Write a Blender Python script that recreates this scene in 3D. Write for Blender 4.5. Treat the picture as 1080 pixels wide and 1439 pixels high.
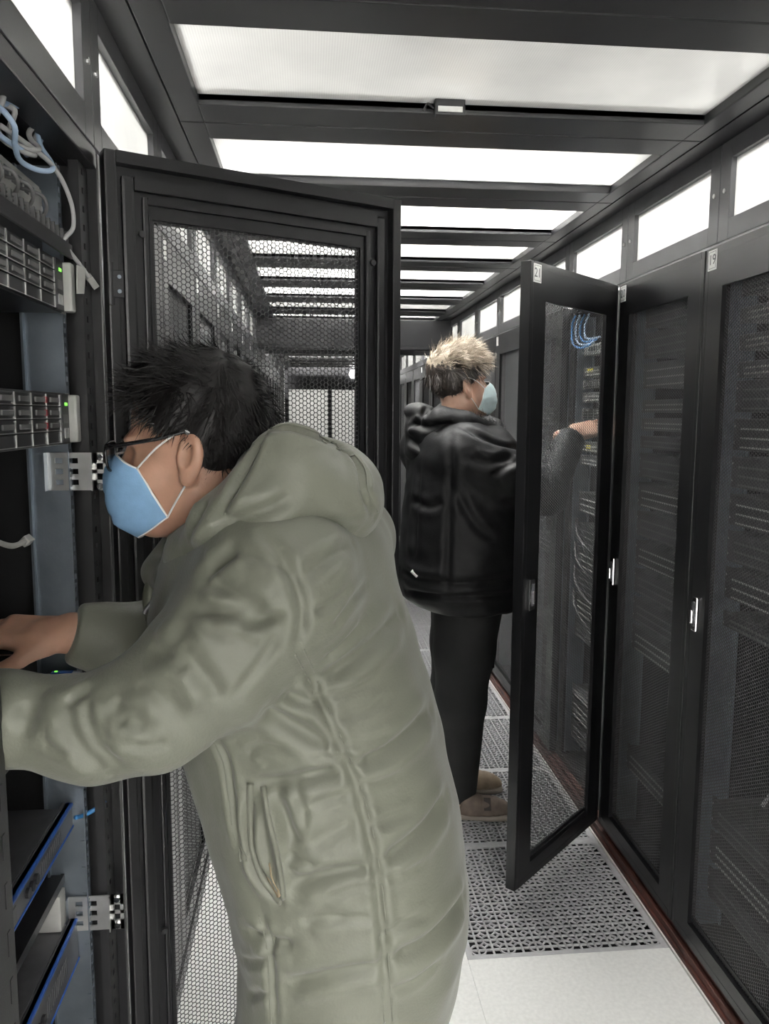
import bpy, bmesh, math, random
import numpy as np
from mathutils import Vector, Matrix
from mathutils.bvhtree import BVHTree
random.seed(7); rng = np.random.default_rng(7)
scene = bpy.context.scene
COL = scene.collection
for _o in list(bpy.data.objects): bpy.data.objects.remove(_o)

# ------------------------------------------------------------------ camera
FPX, YAW, PITCH, ROLL, CAMH = 1120.0, .0959, .1230, .0047, 1.554
def cam_basis():
    cy, sy, cp, sp = math.cos(YAW), math.sin(YAW), math.cos(PITCH), math.sin(PITCH)
    f = np.array([sy*cp, cy*cp, -sp]); r = np.array([cy, -sy, 0.]); u = np.cross(r, f)
    c, s = math.cos(ROLL), math.sin(ROLL)
    return c*r+s*u, -s*r+c*u, f
CR, CU, CF = cam_basis()
cd = bpy.data.cameras.new('camera'); cam = bpy.data.objects.new('camera', cd); COL.objects.link(cam)
cd.sensor_fit = 'VERTICAL'; cd.sensor_height = 36.0; cd.lens = FPX/1439*36; cd.clip_start = .02
cam.matrix_world = Matrix(((CR[0], CU[0], -CF[0], 0), (CR[1], CU[1], -CF[1], 0), (CR[2], CU[2], -CF[2], CAMH), (0, 0, 0, 1)))
scene.camera = cam
def at(x, y, X=None, Y=None, Z=None):
    """world point seen at photo pixel (x, y) on the plane X=, Y= or Z= (used for measuring)"""
    d = CF+(x-540)/FPX*CR-(y-719.5)/FPX*CU
    t = X/d[0] if X is not None else Y/d[1] if Y is not None else (Z-CAMH)/d[2]
    return np.array([0, 0, CAMH])+t*d

# ------------------------------------------------------------------ world, exposure
w = bpy.data.worlds.new('world'); scene.world = w; w.use_nodes = True
w.node_tree.nodes['Background'].inputs[0].default_value = (.9, .95, 1, 1)
w.node_tree.nodes['Background'].inputs[1].default_value = .25
vs = scene.view_settings
vs.view_transform = 'Standard'; vs.look = 'None'; vs.gamma = 1; vs.use_curve_mapping = False; vs.exposure = 1.42
scene.cycles.use_denoising = True
scene.cycles.max_bounces = 8; scene.cycles.diffuse_bounces = 4; scene.cycles.glossy_bounces = 4
scene.cycles.transparent_max_bounces = 24; scene.cycles.caustics_reflective = False; scene.cycles.caustics_refractive = False
scene.cycles.sample_clamp_indirect = 4

LAMP_W = 62.0
def room_lamp(x, y, sx, sy, watts):
    ld = bpy.data.lights.new('panel_light', 'AREA'); ld.shape = 'RECTANGLE'; ld.size = sx; ld.size_y = sy; ld.energy = watts
    ld.color = (1, .985, .96)
    o = bpy.data.objects.new('panel_light', ld); COL.objects.link(o); o.location = (x, y, 2.90)
    return o
LAMPS = [(x, y) for y in (-2.0, 1.4, 3.0, 4.6, 6.4, 8.4, 10.6) for x in (-1.3, .35, 2.1) if not (x == .35 and 0 < y < 2)]  # first row is unseen fill light, added behind the camera
for (x, y) in LAMPS: room_lamp(x, y, 1.15, .55, LAMP_W)

# ------------------------------------------------------------------ helpers
def mat(name, col, rough=.5, metal=0., noise=0., nscale=20., bump=0., bscale=60., spec=.5, col2=None, sheen=0., sub=0., emit=0., coat=0., stretch=None):
    m = bpy.data.materials.new(name); m.use_nodes = True; nt = m.node_tree; N = nt.nodes; L = nt.links
    b = N['Principled BSDF']; b.inputs['Base Color'].default_value = (*col, 1); b.inputs['Roughness'].default_value = rough
    b.inputs['Metallic'].default_value = metal; b.inputs['Specular IOR Level'].default_value = spec
    if sheen: b.inputs['Sheen Weight'].default_value = sheen
    if coat: b.inputs['Coat Weight'].default_value = coat; b.inputs['Coat Roughness'].default_value = .2
    if sub:
        b.inputs['Subsurface Weight'].default_value = sub; b.inputs['Subsurface Scale'].default_value = .01
        b.inputs['Subsurface Radius'].default_value = (1, .35, .2)
    if emit: b.inputs['Emission Color'].default_value = (*col, 1); b.inputs['Emission Strength'].default_value = emit
    tc = N.new('ShaderNodeTexCoord')
    src = tc.outputs['Object']
    if stretch:
        mp = N.new('ShaderNodeMapping'); mp.inputs['Scale'].default_value = stretch; L.new(src, mp.inputs[0]); src = mp.outputs[0]
    if noise:
        n = N.new('ShaderNodeTexNoise'); n.inputs['Scale'].default_value = nscale; n.inputs['Detail'].default_value = 5
        L.new(src, n.inputs['Vector'])
        r = N.new('ShaderNodeMix'); r.data_type = 'RGBA'
        c2 = col2 if col2 else tuple(min(1, c*(1+noise)) for c in col); c1 = col if col2 else tuple(c*(1-noise) for c in col)
        r.inputs[6].default_value = (*c1, 1); r.inputs[7].default_value = (*c2, 1)
        mr = N.new('ShaderNodeMapRange'); mr.inputs[1].default_value = .3; mr.inputs[2].default_value = .7
        L.new(n.outputs['Fac'], mr.inputs[0]); L.new(mr.outputs[0], r.inputs[0]); L.new(r.outputs[2], b.inputs['Base Color'])
    if bump:
        n2 = N.new('ShaderNodeTexNoise'); n2.inputs['Scale'].default_value = bscale; n2.inputs['Detail'].default_value = 4
        L.new(src, n2.inputs['Vector'])
        bp = N.new('ShaderNodeBump'); bp.inputs['Strength'].default_value = bump; bp.inputs['Distance'].default_value = .01
        L.new(n2.outputs['Fac'], bp.inputs['Height']); L.new(bp.outputs[0], b.inputs['Normal'])
    return m
M = {}
M['cab'] = mat('black_powder_coat', (.009, .009, .0102), .34, 0, .25, 6, .05, 500)
M['cabin'] = mat('black_inner_paint', (.018, .018, .0195), .42, 0, .2, 8, .04, 500)
M['mesh'] = mat('mesh_black', (.065, .065, .068), .45, spec=.7)
M['frame'] = mat('charcoal_frame_paint', (.022, .022, .0245), .42, 0, .15, 5, .05, 600)
M['transom'] = mat('grey_transom_paint', (.10, .10, .105), .35, .2, .15, 7, .04, 500)
M['galv'] = mat('galvanised_steel', (.25, .285, .325), .40, .8, .15, 14, .05, 200)
M['steel'] = mat('bright_steel', (.62, .62, .61), .32, .9, .1, 30)
M['chrome'] = mat('chrome', (.75, .75, .76), .18, 1.)
M['plastic'] = mat('black_plastic', (.02, .02, .022), .4, 0, .2, 30)
M['greyplastic'] = mat('grey_plastic', (.13, .13, .13), .5, 0, .15, 20)
M['lightgrey'] = mat('light_grey_plastic', (.42, .42, .40), .5, 0, .1, 30)
M['blue'] = mat('blue_trim', (.03, .11, .42), .35)
M['bluepipe'] = mat('blue_cable', (.05, .22, .5), .4)
M['ltblue'] = mat('pale_blue_cable', (.42, .55, .72), .45)
M['cable'] = mat('grey_cable', (.42, .42, .42), .5)
M['white'] = mat('white_label', (.8, .8, .78), .6)
M['ink'] = mat('ink', (.09, .09, .1), .6)
M['red'] = mat('red_tab', (.25, .02, .03), .45)
M['yellow'] = mat('yellow_label', (.75, .68, .05), .5)
M['green_led'] = mat('green_led', (.25, 1, .1), .5, emit=.5)
M['tile'] = mat('white_floor_tile', (.80, .80, .78), .35, 0, .06, 90, .02, 60)
M['grate'] = mat('grey_grate', (.44, .44, .45), .45, 0., .1, 40)
M['damper'] = mat('damper_steel', (.045, .045, .048), .5, .3, .1, 8)
M['under'] = mat('underfloor', (.02, .02, .02), .9)
M['rail'] = mat('red_brown_rail', (.075, .024, .017), .55, 0, .6, 9, .1, 60)
M['roomwhite'] = mat('room_white', (.8, .8, .79), .7, 0, .05, 2)
M['lamp'] = mat('lamp_diffuser', (1, .985, .96), .5, emit=6.0)
M['device'] = mat('device_grey', (.055, .055, .06), .4, .4, .2, 25)
M['device2'] = mat('device_silver', (.16, .16, .17), .38, .6, .15, 25)

def pane_mat():
    m = bpy.data.materials.new('ribbed_polycarbonate'); m.use_nodes = True; nt = m.node_tree; N = nt.nodes; L = nt.links
    N.remove(N['Principled BSDF']); out = N['Material Output']
    tr = N.new('ShaderNodeBsdfTransparent'); tr.inputs[0].default_value = (.96, .97, .97, 1)
    tl = N.new('ShaderNodeBsdfTranslucent'); tl.inputs[0].default_value = (.9, .9, .88, 1)
    gl = N.new('ShaderNodeBsdfGlossy'); gl.inputs['Roughness'].default_value = .12; gl.inputs[0].default_value = (.8, .8, .8, 1)
    tc = N.new('ShaderNodeTexCoord'); wv = N.new('ShaderNodeTexWave'); wv.inputs['Scale'].default_value = 60; wv.bands_direction = 'X'
    L.new(tc.outputs['Object'], wv.inputs[0])
    nz = N.new('ShaderNodeTexNoise'); nz.inputs['Scale'].default_value = 3.5; nz.inputs['Detail'].default_value = 6; L.new(tc.outputs['Object'], nz.inputs[0])
    ad = N.new('ShaderNodeMath'); ad.operation = 'MULTIPLY_ADD'; ad.inputs[1].default_value = .05; L.new(wv.outputs['Fac'], ad.inputs[0])
    mr = N.new('ShaderNodeMapRange'); mr.inputs[1].default_value = .3; mr.inputs[2].default_value = .7; mr.inputs[3].default_value = .42; mr.inputs[4].default_value = .54
    L.new(nz.outputs['Fac'], mr.inputs[0]); L.new(mr.outputs[0], ad.inputs[2])
    a = N.new('ShaderNodeMixShader'); L.new(ad.outputs[0], a.inputs[0]); L.new(tr.outputs[0], a.inputs[1]); L.new(tl.outputs[0], a.inputs[2])
    fr = N.new('ShaderNodeFresnel'); fr.inputs[0].default_value = 1.35
    b = N.new('ShaderNodeMixShader'); L.new(fr.outputs[0], b.inputs[0]); L.new(a.outputs[0], b.inputs[1]); L.new(gl.outputs[0], b.inputs[2])
    L.new(b.outputs[0], out.inputs[0]); return m
M['pane'] = pane_mat()

def link(o, parent=None):
    COL.objects.link(o)
    if parent is not None: o.parent = parent
    return o
def tag(o, label=None, cat=None, group=None, kind=None):
    if label: o['label'] = label
    if cat: o['category'] = cat
    if group: o['group'] = group
    if kind: o['kind'] = kind
    return o
def empty(name, loc, rz=0., **k):
    o = bpy.data.objects.new(name, None); o.empty_display_size = .1; COL.objects.link(o)
    o.location = loc; o.rotation_euler = (0, 0, rz); return tag(o, **k)
def npmesh(name, V, quads=None, tris=None, mats=(), smooth=False, midx=None):
    me = bpy.data.meshes.new(name); V = np.asarray(V, np.float32)
    nq = 0 if quads is None else len(quads); nt = 0 if tris is None else len(tris)
    me.vertices.add(len(V)); me.vertices.foreach_set('co', V.ravel())
    li = np.concatenate([np.asarray(a, np.int32).ravel() for a in ((quads if nq else []), (tris if nt else []))]).astype(np.int32)
    me.loops.add(len(li)); me.loops.foreach_set('vertex_index', li)
    st = np.concatenate([np.arange(nq)*4, nq*4+np.arange(nt)*3]).astype(np.int32)
    me.polygons.add(nq+nt); me.polygons.foreach_set('loop_start', st)
    if midx is not None: me.polygons.foreach_set('material_index', np.asarray(midx, np.int32))
    for m in mats: me.materials.append(m)
    me.update(calc_edges=True); me.validate()
    if smooth: me.polygons.foreach_set('use_smooth', np.ones(nq+nt, bool))
    return me
class MB:
    def __init__(s): s.v = []; s.f = []; s.mi = []; s.cur = 0
    def add(s, vs, fs):
        b = len(s.v); s.v += [tuple(map(float, v)) for v in vs]; s.f += [tuple(b+i for i in f) for f in fs]; s.mi += [s.cur]*len(fs); return s
    def m(s, i): s.cur = i; return s
    def box(s, x0, x1, y0, y1, z0, z1, c=0.):
        if x0 > x1: x0, x1 = x1, x0
        if y0 > y1: y0, y1 = y1, y0
        if z0 > z1: z0, z1 = z1, z0
        if not c:
            return s.add([(x, y, z) for z in (z0, z1) for y in (y0, y1) for x in (x0, x1)],
                         [(0, 2, 3, 1), (4, 5, 7, 6), (0, 1, 5, 4), (2, 6, 7, 3), (0, 4, 6, 2), (1, 3, 7, 5)])
        bm = bmesh.new(); r = bmesh.ops.create_cube(bm, size=1)
        for v in bm.verts: v.co = Vector(((x0+x1)/2+v.co.x*(x1-x0), (y0+y1)/2+v.co.y*(y1-y0), (z0+z1)/2+v.co.z*(z1-z0)))
        bmesh.ops.bevel(bm, geom=bm.edges[:], offset=min(c, (x1-x0)*.45, (y1-y0)*.45, (z1-z0)*.45), segments=2, profile=.6, affect='EDGES')
        bm.verts.index_update(); s.add([v.co for v in bm.verts], [[v.index for v in f.verts] for f in bm.faces]); bm.free(); return s
    def frame(s, x0, x1, z0, z1, wl, wr, wb, wt, y0, y1, c=0.):
        """rectangular frame in the xz plane"""
        s.box(x0, x0+wl, y0, y1, z0, z1, c); s.box(x1-wr, x1, y0, y1, z0, z1, c)
        s.box(x0+wl, x1-wr, y0, y1, z0, z0+wb, 0); s.box(x0+wl, x1-wr, y0, y1, z1-wt, z1, 0); return s
    def tube(s, pts, r, n=8, caps=True):
        P = [Vector(p) for p in pts]; rs = r if hasattr(r, '__len__') else [r]*len(P)
        ref = Vector((0, 0, 1)); rings = []; up = None
        for i, p in enumerate(P):
            t = (P[min(i+1, len(P)-1)]-P[max(i-1, 0)]).normalized()
            if up is None:
                up = ref if abs(t.z) < .9 else Vector((1, 0, 0))
            a = t.cross(up)
            if a.length < 1e-6: a = t.orthogonal()
            a.normalize(); up = a.cross(t).normalized()
            rings.append([p+(a*math.cos(2*math.pi*k/n)+up*math.sin(2*math.pi*k/n))*rs[i] for k in range(n)])
        vs = [v for q in rings for v in q]; fs = []
        for i in range(len(P)-1):
            for k in range(n): fs.append((i*n+k, i*n+(k+1) % n, (i+1)*n+(k+1) % n, (i+1)*n+k))
        if caps: fs += [tuple(range(n-1, -1, -1)), tuple(range((len(P)-1)*n, len(P)*n))]
        return s.add(vs, fs)
    def cyl(s, p0, p1, r, n=12): return s.tube([p0, p1], r, n)
    def mesh(s, name, mats, smooth=False):
        me = bpy.data.meshes.new(name); me.from_pydata(s.v, [], s.f)
        for m in (mats if isinstance(mats, (list, tuple)) else [mats]): me.materials.append(m)
        me.polygons.foreach_set('material_index', s.mi); me.update()
        if smooth: me.polygons.foreach_set('use_smooth', [True]*len(me.polygons))
        return me
    def build(s, name, mats, parent=None, smooth=False, **k):
        o = bpy.data.objects.new(name, s.mesh(name, mats, smooth)); link(o, parent); return tag(o, **k)
def inst(name, me, parent=None, loc=(0, 0, 0), rz=0., **k):
    o = bpy.data.objects.new(name, me); link(o, parent); o.location = loc; o.rotation_euler = (0, 0, rz); return tag(o, **k)
def text_mesh(txt, size, m):
    cu = bpy.data.curves.new('lettering', 'FONT'); cu.body = txt; cu.size = size; cu.extrude = .0004; cu.align_x = 'CENTER'; cu.align_y = 'CENTER'; cu.offset = 0.
    o = bpy.data.objects.new('lettering', cu); COL.objects.link(o); bpy.context.view_layer.update()
    me = bpy.data.meshes.new_from_object(o.evaluated_get(bpy.context.evaluated_depsgraph_get()))
    bpy.data.objects.remove(o); bpy.data.curves.remove(cu); me.materials.clear(); me.materials.append(m); return me
def smooth_path(pts, n=6):
    P = np.array(pts, float); out = []
    for i in range(len(P)-1):
        p0 = P[max(i-1, 0)]; p1 = P[i]; p2 = P[i+1]; p3 = P[min(i+2, len(P)-1)]
        for t in np.linspace(0, 1, n, endpoint=False):
            out.append(.5*((2*p1)+(-p0+p2)*t+(2*p0-5*p1+4*p2-p3)*t*t+(-p0+3*p1-3*p2+p3)*t**3))
    out.append(P[-1]); return np.array(out)

# ------------------------------------------------------------------ setting
XR, XL, ZT, ZC = 1.06, -.352, 1.992, 2.24
YB, YH, YT = 2.104, 1.453, 2.078           # cabinet joint 19/20, hinge line of the open left cabinet, first grate edge
END = 12.6
fl = MB(); fl.box(-3.2, 4.2, -3, 15, -.42, -.40); floor = fl.build('floor', M['under'], kind='structure')
XT0 = .446                                  # a joint between floor tile columns
solid = MB().box(0, .599, 0, .599, -.035, 0).mesh('floor_tile', M['tile'])
def grate_mesh():
    b = MB(); c = .0435; n = 12; mrg = .017; t = .0044; h = .005
    lo = mrg; hi = .599-mrg; g0 = mrg+c/2; 
    for (x0, x1, y0, y1) in ((0, .599, 0, mrg), (0, .599, hi, .599), (0, mrg, mrg, hi), (hi, .599, mrg, hi)): b.box(x0, x1, y0, y1, -h, 0)
    def bar(p, q, wd=t):
        p = np.array(p); q = np.array(q); d = q-p; L = np.hypot(*d); nn = np.array([-d[1], d[0]])/L*wd/2
        a = [p-nn, q-nn, q+nn, p+nn]
        b.add([(x, y, 0) for x, y in a]+[(x, y, -h) for x, y in a], [(0, 1, 2, 3), (0, 4, 5, 1), (2, 6, 7, 3)])
    for k in range(n+1):
        x = g0+k*c; bar((x, lo), (x, hi), .0056); bar((lo, x), (hi, x), .0056)
    for i in range(n+1):
        for j in range(n+1):
            cx, cy = g0+i*c, g0+j*c
            if (i+j) % 2 == 0:                     # ring round every second crossing
                r = c*.52; P = [(cx+r*math.cos(a), cy+r*math.sin(a)) for a in np.linspace(0, 2*math.pi, 13)]
                P = [(min(max(x, lo), hi), min(max(y, lo), hi)) for x, y in P]
                for p, q in zip(P, P[1:]):
                    if p != q: bar(p, q)
            if i < n and j < n:                    # two links between the rings of the cell leave a lozenge in its middle
                m_ = np.array((cx+c/2, cy+c/2)); u = np.array((1, 1 if (i+j) % 2 == 0 else -1))/1.41421; v = np.array((-u[1], u[0]))
                for o in (-.17, .17): bar(m_+v*o*c-u*.235*c, m_+v*o*c+u*.235*c, .0040)
    return b.mesh('grate_tile', M['grate'])
grate = grate_mesh()
for k in range(-7, 18):
    y = YT+.6*k
    for col in (-2, -1, 0):
        x = XT0+.6*col
        if col == 0 and k >= 0:
            g = inst('grate_tile', grate, floor, (x+.0005, y+.0005, 0))
        else: inst('floor_tile', solid, floor, (x+.0005, y+.0005, 0))
dp = MB(); dp.box(.02, .58, .02, .58, -.11, -.106); 
for i in range(6): dp.box(.02, .58, .05+.09*i, .052+.09*i, -.106, -.06)
dm = dp.mesh('damper_plate', M['damper']); inst('damper_plate', dm, floor, (XT0, YT, 0))
for (x0, x1) in ((-3.2, -.765), (1.052, 4.2)):
    MB().box(x0, x1, -3, 15, -.04, -.001).build('floor_slab', M['tile'], floor)
MB().box(-.76, 1.05, -3, -2.13, -.04, -.001).build('floor_slab', M['tile'], floor)
# steel base rails under the two rows
for i, (x0, x1) in enumerate(((1.056, 1.10), (-.40, -.348))):
    b = MB(); b.box(x0, x1, .86 if i else 1.2, END, 0, .012); b.box(x0+.006, x1, .86 if i else 1.2, END, .012, .034, .003); b.box(x0+.02, x1, .86 if i else 1.2, END, .034, .05)
    b.build('trim_%d' % (i+1), M['rail'] if i == 0 else M['cab'], kind='structure')

# room shell behind and above the enclosed aisle
MB().box(-3.2, 4.2, -3, 15, 2.95, 3.0).build('ceiling', M['roomwhite'], kind='structure')
MB().box(-3.25, -3.2, -3, 15, -.4, 3).build('wall_left', M['roomwhite'], kind='structure')
MB().box(4.2, 4.25, -3, 15, -.4, 3).build('wall_right', M['roomwhite'], kind='structure')
MB().box(-3.2, 4.2, 15, 15.05, -.4, 3).build('wall_far', M['roomwhite'], kind='structure')
MB().box(-3.2, 4.2, -3.05, -3, -.4, 3).build('wall_near', M['roomwhite'], kind='structure')
# the rows of cabinets go on behind the camera as unseen plain dark fronts, added to block side light
for nm, x0, x1, ye in (('row_blocker_right', XR, XR+.9, YB-.6), ('row_blocker_left', XL-.9, XL, YH-.6)):
    b = MB(); b.box(x0 if x0 > 0 else x0, x1, -1.2, ye-.002, .05, ZT)
    for k in range(6):
        ya = ye-.6*(k+1)+.01
        if ya > -1.2: b.box((x0-.006) if x0 > 0 else x1, x0 if x0 > 0 else x1+.006, ya, ya+.58, .07, ZT-.01, .002)
    b.build(nm, M['cab'], kind='structure')
lm = MB(); lm.box(-.6, .6, -.3, .3, .02, .05, .004); lmm = lm.mesh('lamp_housing', M['roomwhite'])
ldm = MB().box(-.575, .575, -.275, .275, .012, .02).mesh('diffuser', M['lamp'])
place = {-1.3: 'above the left row', .35: 'above the glazed aisle roof', 2.1: 'above the right row'}
nth = ['nearest', 'second', 'third', 'fourth', 'fifth', 'sixth', 'farthest']
for (x, y) in LAMPS:  # the nearest row gets housings too, though it is only added fill
    k = nth[sorted({b for a, b in LAMPS}).index(y)]
    e = empty('ceiling_lamp', (x, y, 2.90), label='white panel lamp on the room ceiling %s, %s of its line' % (place[x], k), cat='lamp', group='room ceiling lamps')
    inst('lamp_housing', lmm, e); inst('diffuser', ldm, e)

# glazed roof of the aisle: framed panels in a row
roof = MB(); roof.box(XL-.05, -.30, -1.0, 6.02, ZC, ZC+.06); roof.box(1.0, XR+.05, -1.0, 6.02, ZC, ZC+.06)
roof.box(XL-.05, -.30, 7.2, END, ZC, ZC+.06); roof.box(1.0, XR+.05, 7.2, END, ZC, ZC+.06)
for x in (-.302, .997): roof.box(x, x+.004, .25, 6.02, ZC+.012, ZC+.05)
aisle_roof = roof.build('ceiling_aisle', M['frame'], kind='structure')
fm = MB()
fm.box(-.297, -.24, .002, .598, ZC, ZC+.035, .003); fm.box(.945, .996, .002, .598, ZC, ZC+.035, .003)
fm.box(-.24, .945, .002, .115, ZC, ZC+.035, .003); fm.box(-.24, .945, .485, .598, ZC, ZC+.035, .003)
fm.box(-.24, .945, .108, .115, ZC+.01, ZC+.045); fm.box(-.24, .945, .485, .492, ZC+.01, ZC+.045)
fmm = fm.mesh('panel_frame', M['frame'])
pm = MB().box(-.245, .95, .11, .49, ZC+.022, ZC+.026).mesh('roof_pane', M['pane'])
sol = MB().box(-.24, .945, .115, .485, ZC+.012, ZC+.03).mesh('roof_plate', M['frame'])
for k in range(-4, 18):
    y = 1.43+.6*k
    if 5.9 < y < 7.1: continue
    f = inst('panel_frame', fmm, aisle_roof, (0, y, 0))
    if 6 < y < 8.2 or y > 10: inst('roof_plate', sol, f)
    else: inst('roof_pane', pm, f)
# small catch box and latch on the edge of the nearest roof panel
b = MB(); b.box(.292, .362, 1.885, 1.915, ZC-.012, ZC+.03, .004); b.m(1).box(.299, .355, 1.883, 1.886, ZC-.006, ZC+.006)
b.m(0).tube(smooth_path([(.292, 1.9, ZC+.005), (.277, 1.9, ZC+.015), (.267, 1.9, ZC-.002)], 5), .003, 6)
b.build('roof_catch', [M['plastic'], M['steel']], label='small dark catch box on the edge of the nearest roof panel', cat='catch')
# solid header between the two roofed sections and the gap behind it
hb = MB(); hb.box(XL-.05, XR+.05, 5.96, 6.02, 2.045, ZC, .004); hb.box(XL-.05, XR+.05, 5.94, 6.04, 2.02, 2.045, .006)
hb.box(XL-.05, XR+.05, 7.0, 7.06, 2.06, ZC+.06, .004)
hb.box(XL-.05, XR+.05, 6.02, 7.0, ZC+.02, ZC+.06)
hb.build('wall_header', M['frame'], kind='structure')
# transom windows above both rows
def transom(y0, x, sgn, idx):
    """one glazed transom; sgn=+1 right row (outer side is +x)"""
    b = MB(); xo = x+sgn*.03
    lo, hi, z0, z1 = y0+.052, y0+.548, 2.047, 2.195
    x0, x1 = (x, xo) if sgn > 0 else (xo, x)
    for (ya, yb, za, zb) in ((y0+.001, lo, ZT+.004, ZC), (hi, y0+.599, ZT+.004, ZC), (lo, hi, ZT+.004, z0), (lo, hi, z1, ZC)):
        b.box(x0, x1, ya, yb, za, zb, .0015)
    o = b.build('window_%d' % idx, M['transom'], kind='structure')
    p = MB().box(x+sgn*.014, x+sgn*.018, lo-.004, hi+.004, z0-.004, z1+.004).build('pane', M['pane'], o)
    bo = MB()
    for yy in (lo-.026, hi+.026):
        bo.cyl((x-sgn*.003, yy, 2.12), (x+sgn*.002, yy, 2.12), .006, 8)
    bo.build('screw', M['steel'], o)
n = 0
for k in range(-5, 18):
    n += 1; transom(2.047+.6*k, XR, 1, n)
for k in range(-4, 18):
    n += 1; transom(1.44+.6*k, XL, -1, n)
# sliding glass doors closing the far end
d = MB(); d.frame(XL, XR, 0, 2.02, .06, .06, .08, .10, END, END+.05); d.box(.32, .38, END, END+.05, .08, 1.92); d.box(XL, XR, END-.03, END+.08, 2.02, ZC+.06)
dd = d.build('door_1', M['frame'], kind='structure')
MB().box(XL+.06, .32, END+.02, END+.03, .08, 1.92).build('pane', M['pane'], dd)
MB().box(.38, XR-.06, END+.02, END+.03, .08, 1.92).build('pane', M['pane'], dd)
sd = MB(); sd.tube([(.72, END-.03, 2.16), (.72, END-.07, 2.16), (.72, END-.085, 2.16)], [.075, .07, .04], 16)
sd.build('aisle_lamp', M['lamp'], smooth=False, label='small round white lamp on the header above the far end doors', cat='lamp')
# ------------------------------------------------------------------ cabinets
CW, DW = .6, .594
ORD = ['first', 'second', 'third', 'fourth', 'fifth', 'sixth', 'seventh', 'eighth', 'ninth', 'tenth', 'eleventh', 'twelfth', 'thirteenth', 'fourteenth', 'fifteenth', 'sixteenth', 'seventeenth', 'eighteenth']
def honeycomb(x0, x1, z0, z1, s=.0093, hole=.85, y=-.014, th=.0012):
    cs = s*math.sqrt(3)/2; R = s/math.sqrt(3)
    nx = int((x1-x0)/cs); nz = int((z1-z0)/s)
    ii, jj = np.meshgrid(np.arange(nx), np.arange(nz), indexing='ij'); ii = ii.ravel(); jj = jj.ravel()
    cx = x0+cs*(ii+.5)+(x1-x0-nx*cs)/2; cz = z0+s*(jj+.5)+np.where(ii % 2, .25*s, -.25*s)+(z1-z0-nz*s)/2
    a = np.arange(6)*math.pi/3; hx, hz = np.cos(a)*R, np.sin(a)*R
    N = len(cx); V = np.zeros((N, 18, 3), np.float32)
    for g, (k, yy) in enumerate(((1, y), (hole, y), (hole, y-th))):
        V[:, g*6:g*6+6, 0] = cx[:, None]+hx*k; V[:, g*6:g*6+6, 1] = yy; V[:, g*6:g*6+6, 2] = cz[:, None]+hz*k
    q = []
    for k in range(6):
        l = (k+1) % 6; q += [(k, l, 6+l, 6+k), (6+k, 6+l, 12+l, 12+k)]
    Q = np.array(q)[None]+(np.arange(N)*18)[:, None, None]
    return npmesh('perforated_panel', V.reshape(-1, 3), quads=Q.reshape(-1, 4), mats=[M['mesh']])
PX0, PX1, PZ0, PZ1, DZ0, DZ1 = .086, .508, .12, 1.888, .066, 1.99
perf = honeycomb(PX0, PX1, PZ0, PZ1)
def door_mesh():
    b = MB(); x0, x1 = .003, .003+DW
    b.frame(x0+.016, x1-.016, DZ0+.016, DZ1-.016, PX0-x0-.012, x1-.012-PX1, PZ0-DZ0-.012, DZ1-PZ1-.012, -.012, -.0005)   # face sheet
    b.frame(x0, x1, DZ0, DZ1, .02, .02, .02, .02, -.034, 0, .003)                                                        # folded rim
    b.frame(x0+.030, x1-.030, DZ0+.036, DZ1-.036, .022, .022, .022, .022, -.024, -.011, .005)                            # inner stiffening rib
    b.frame(x0+.066, x1-.066, DZ0+.036+.03, DZ1-.036-.03, .010, .010, .012, .012, -.020, -.011, .003)
    b.frame(PX0-.006, PX1+.006, PZ0-.006, PZ1+.006, .006, .006, .006, .006, -.018, -.006)
    return b.mesh('door', M['cab'])
doorm = door_mesh()
def handle_mesh():
    b = MB(); b.box(-.014, .014, 0, .008, -.048, .048, .008)
    b.m(1).box(-.007, .007, .0075, .0095, -.034, .034, .002); b.m(0).box(-.005, .005, .008, .017, -.026, .012, .003); b.m(1).cyl((0, .008, .03), (0, .011, .03), .005, 10)
    return b.mesh('handle', [M['chrome'], M['ink']])
handm = handle_mesh()
hg = MB(); hg.cyl((0, 0, -.035), (0, 0, .035), .006, 10); hg.box(-.004, .022, -.004, .0, -.022, .022, .001); hg.m(1)
for z in (-.012, .012): hg.cyl((.014, -.006, z), (.014, .002, z), .0035, 8)
hingem = hg.mesh('hinge', [M['cabin'], M['galv']])
studm = MB().cyl((0, -.02, 0), (0, -.026, 0), .006, 10).mesh('stud', M['plastic'])
platem = MB().box(-.021, .021, 0, .0012, -.024, .024).mesh('number_plate', M['white'])
def plate_with(txt):
    b = MB(); b.box(-.0225, .0225, 0, .0012, -.026, .026)
    b.m(1); 
    for (x0, x1, z0, z1) in ((-.018, .018, .0205, .0215), (-.018, .018, -.0215, -.0205), (-.018, -.017, -.0215, .0215), (.017, .018, -.0215, .0215)): b.box(x0, x1, .0012, .0015, z0, z1)
    t = text_mesh(txt, .037, M['ink'])
    for v in t.vertices: pass
    co = [(-v.co.x, .0012+max(0, v.co.z), v.co.y) for v in t.vertices]
    b.add(co, [tuple(p.vertices) for p in t.polygons])
    return b.mesh('number_plate', [M['white'], M['ink']])
def holed(b, x0, x1, z0, z1, y, hw, hh, pitch, xc=None):
    """upright sheet strip with a column of square holes"""
    xc = (x0+x1)/2 if xc is None else xc; n = int((z1-z0)/pitch)
    b.box(x0, xc-hw/2, y-.002, y, z0, z1); b.box(xc+hw/2, x1, y-.002, y, z0, z1)
    for k in range(n+1):
        za = z0+(k-.5)*pitch+hh/2 if k else z0; zb = min(z0+(k+.5)*pitch-hh/2, z1)
        if zb > za: b.box(xc-hw/2, xc+hw/2, y-.002, y, za, zb)
bd = MB()
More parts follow.
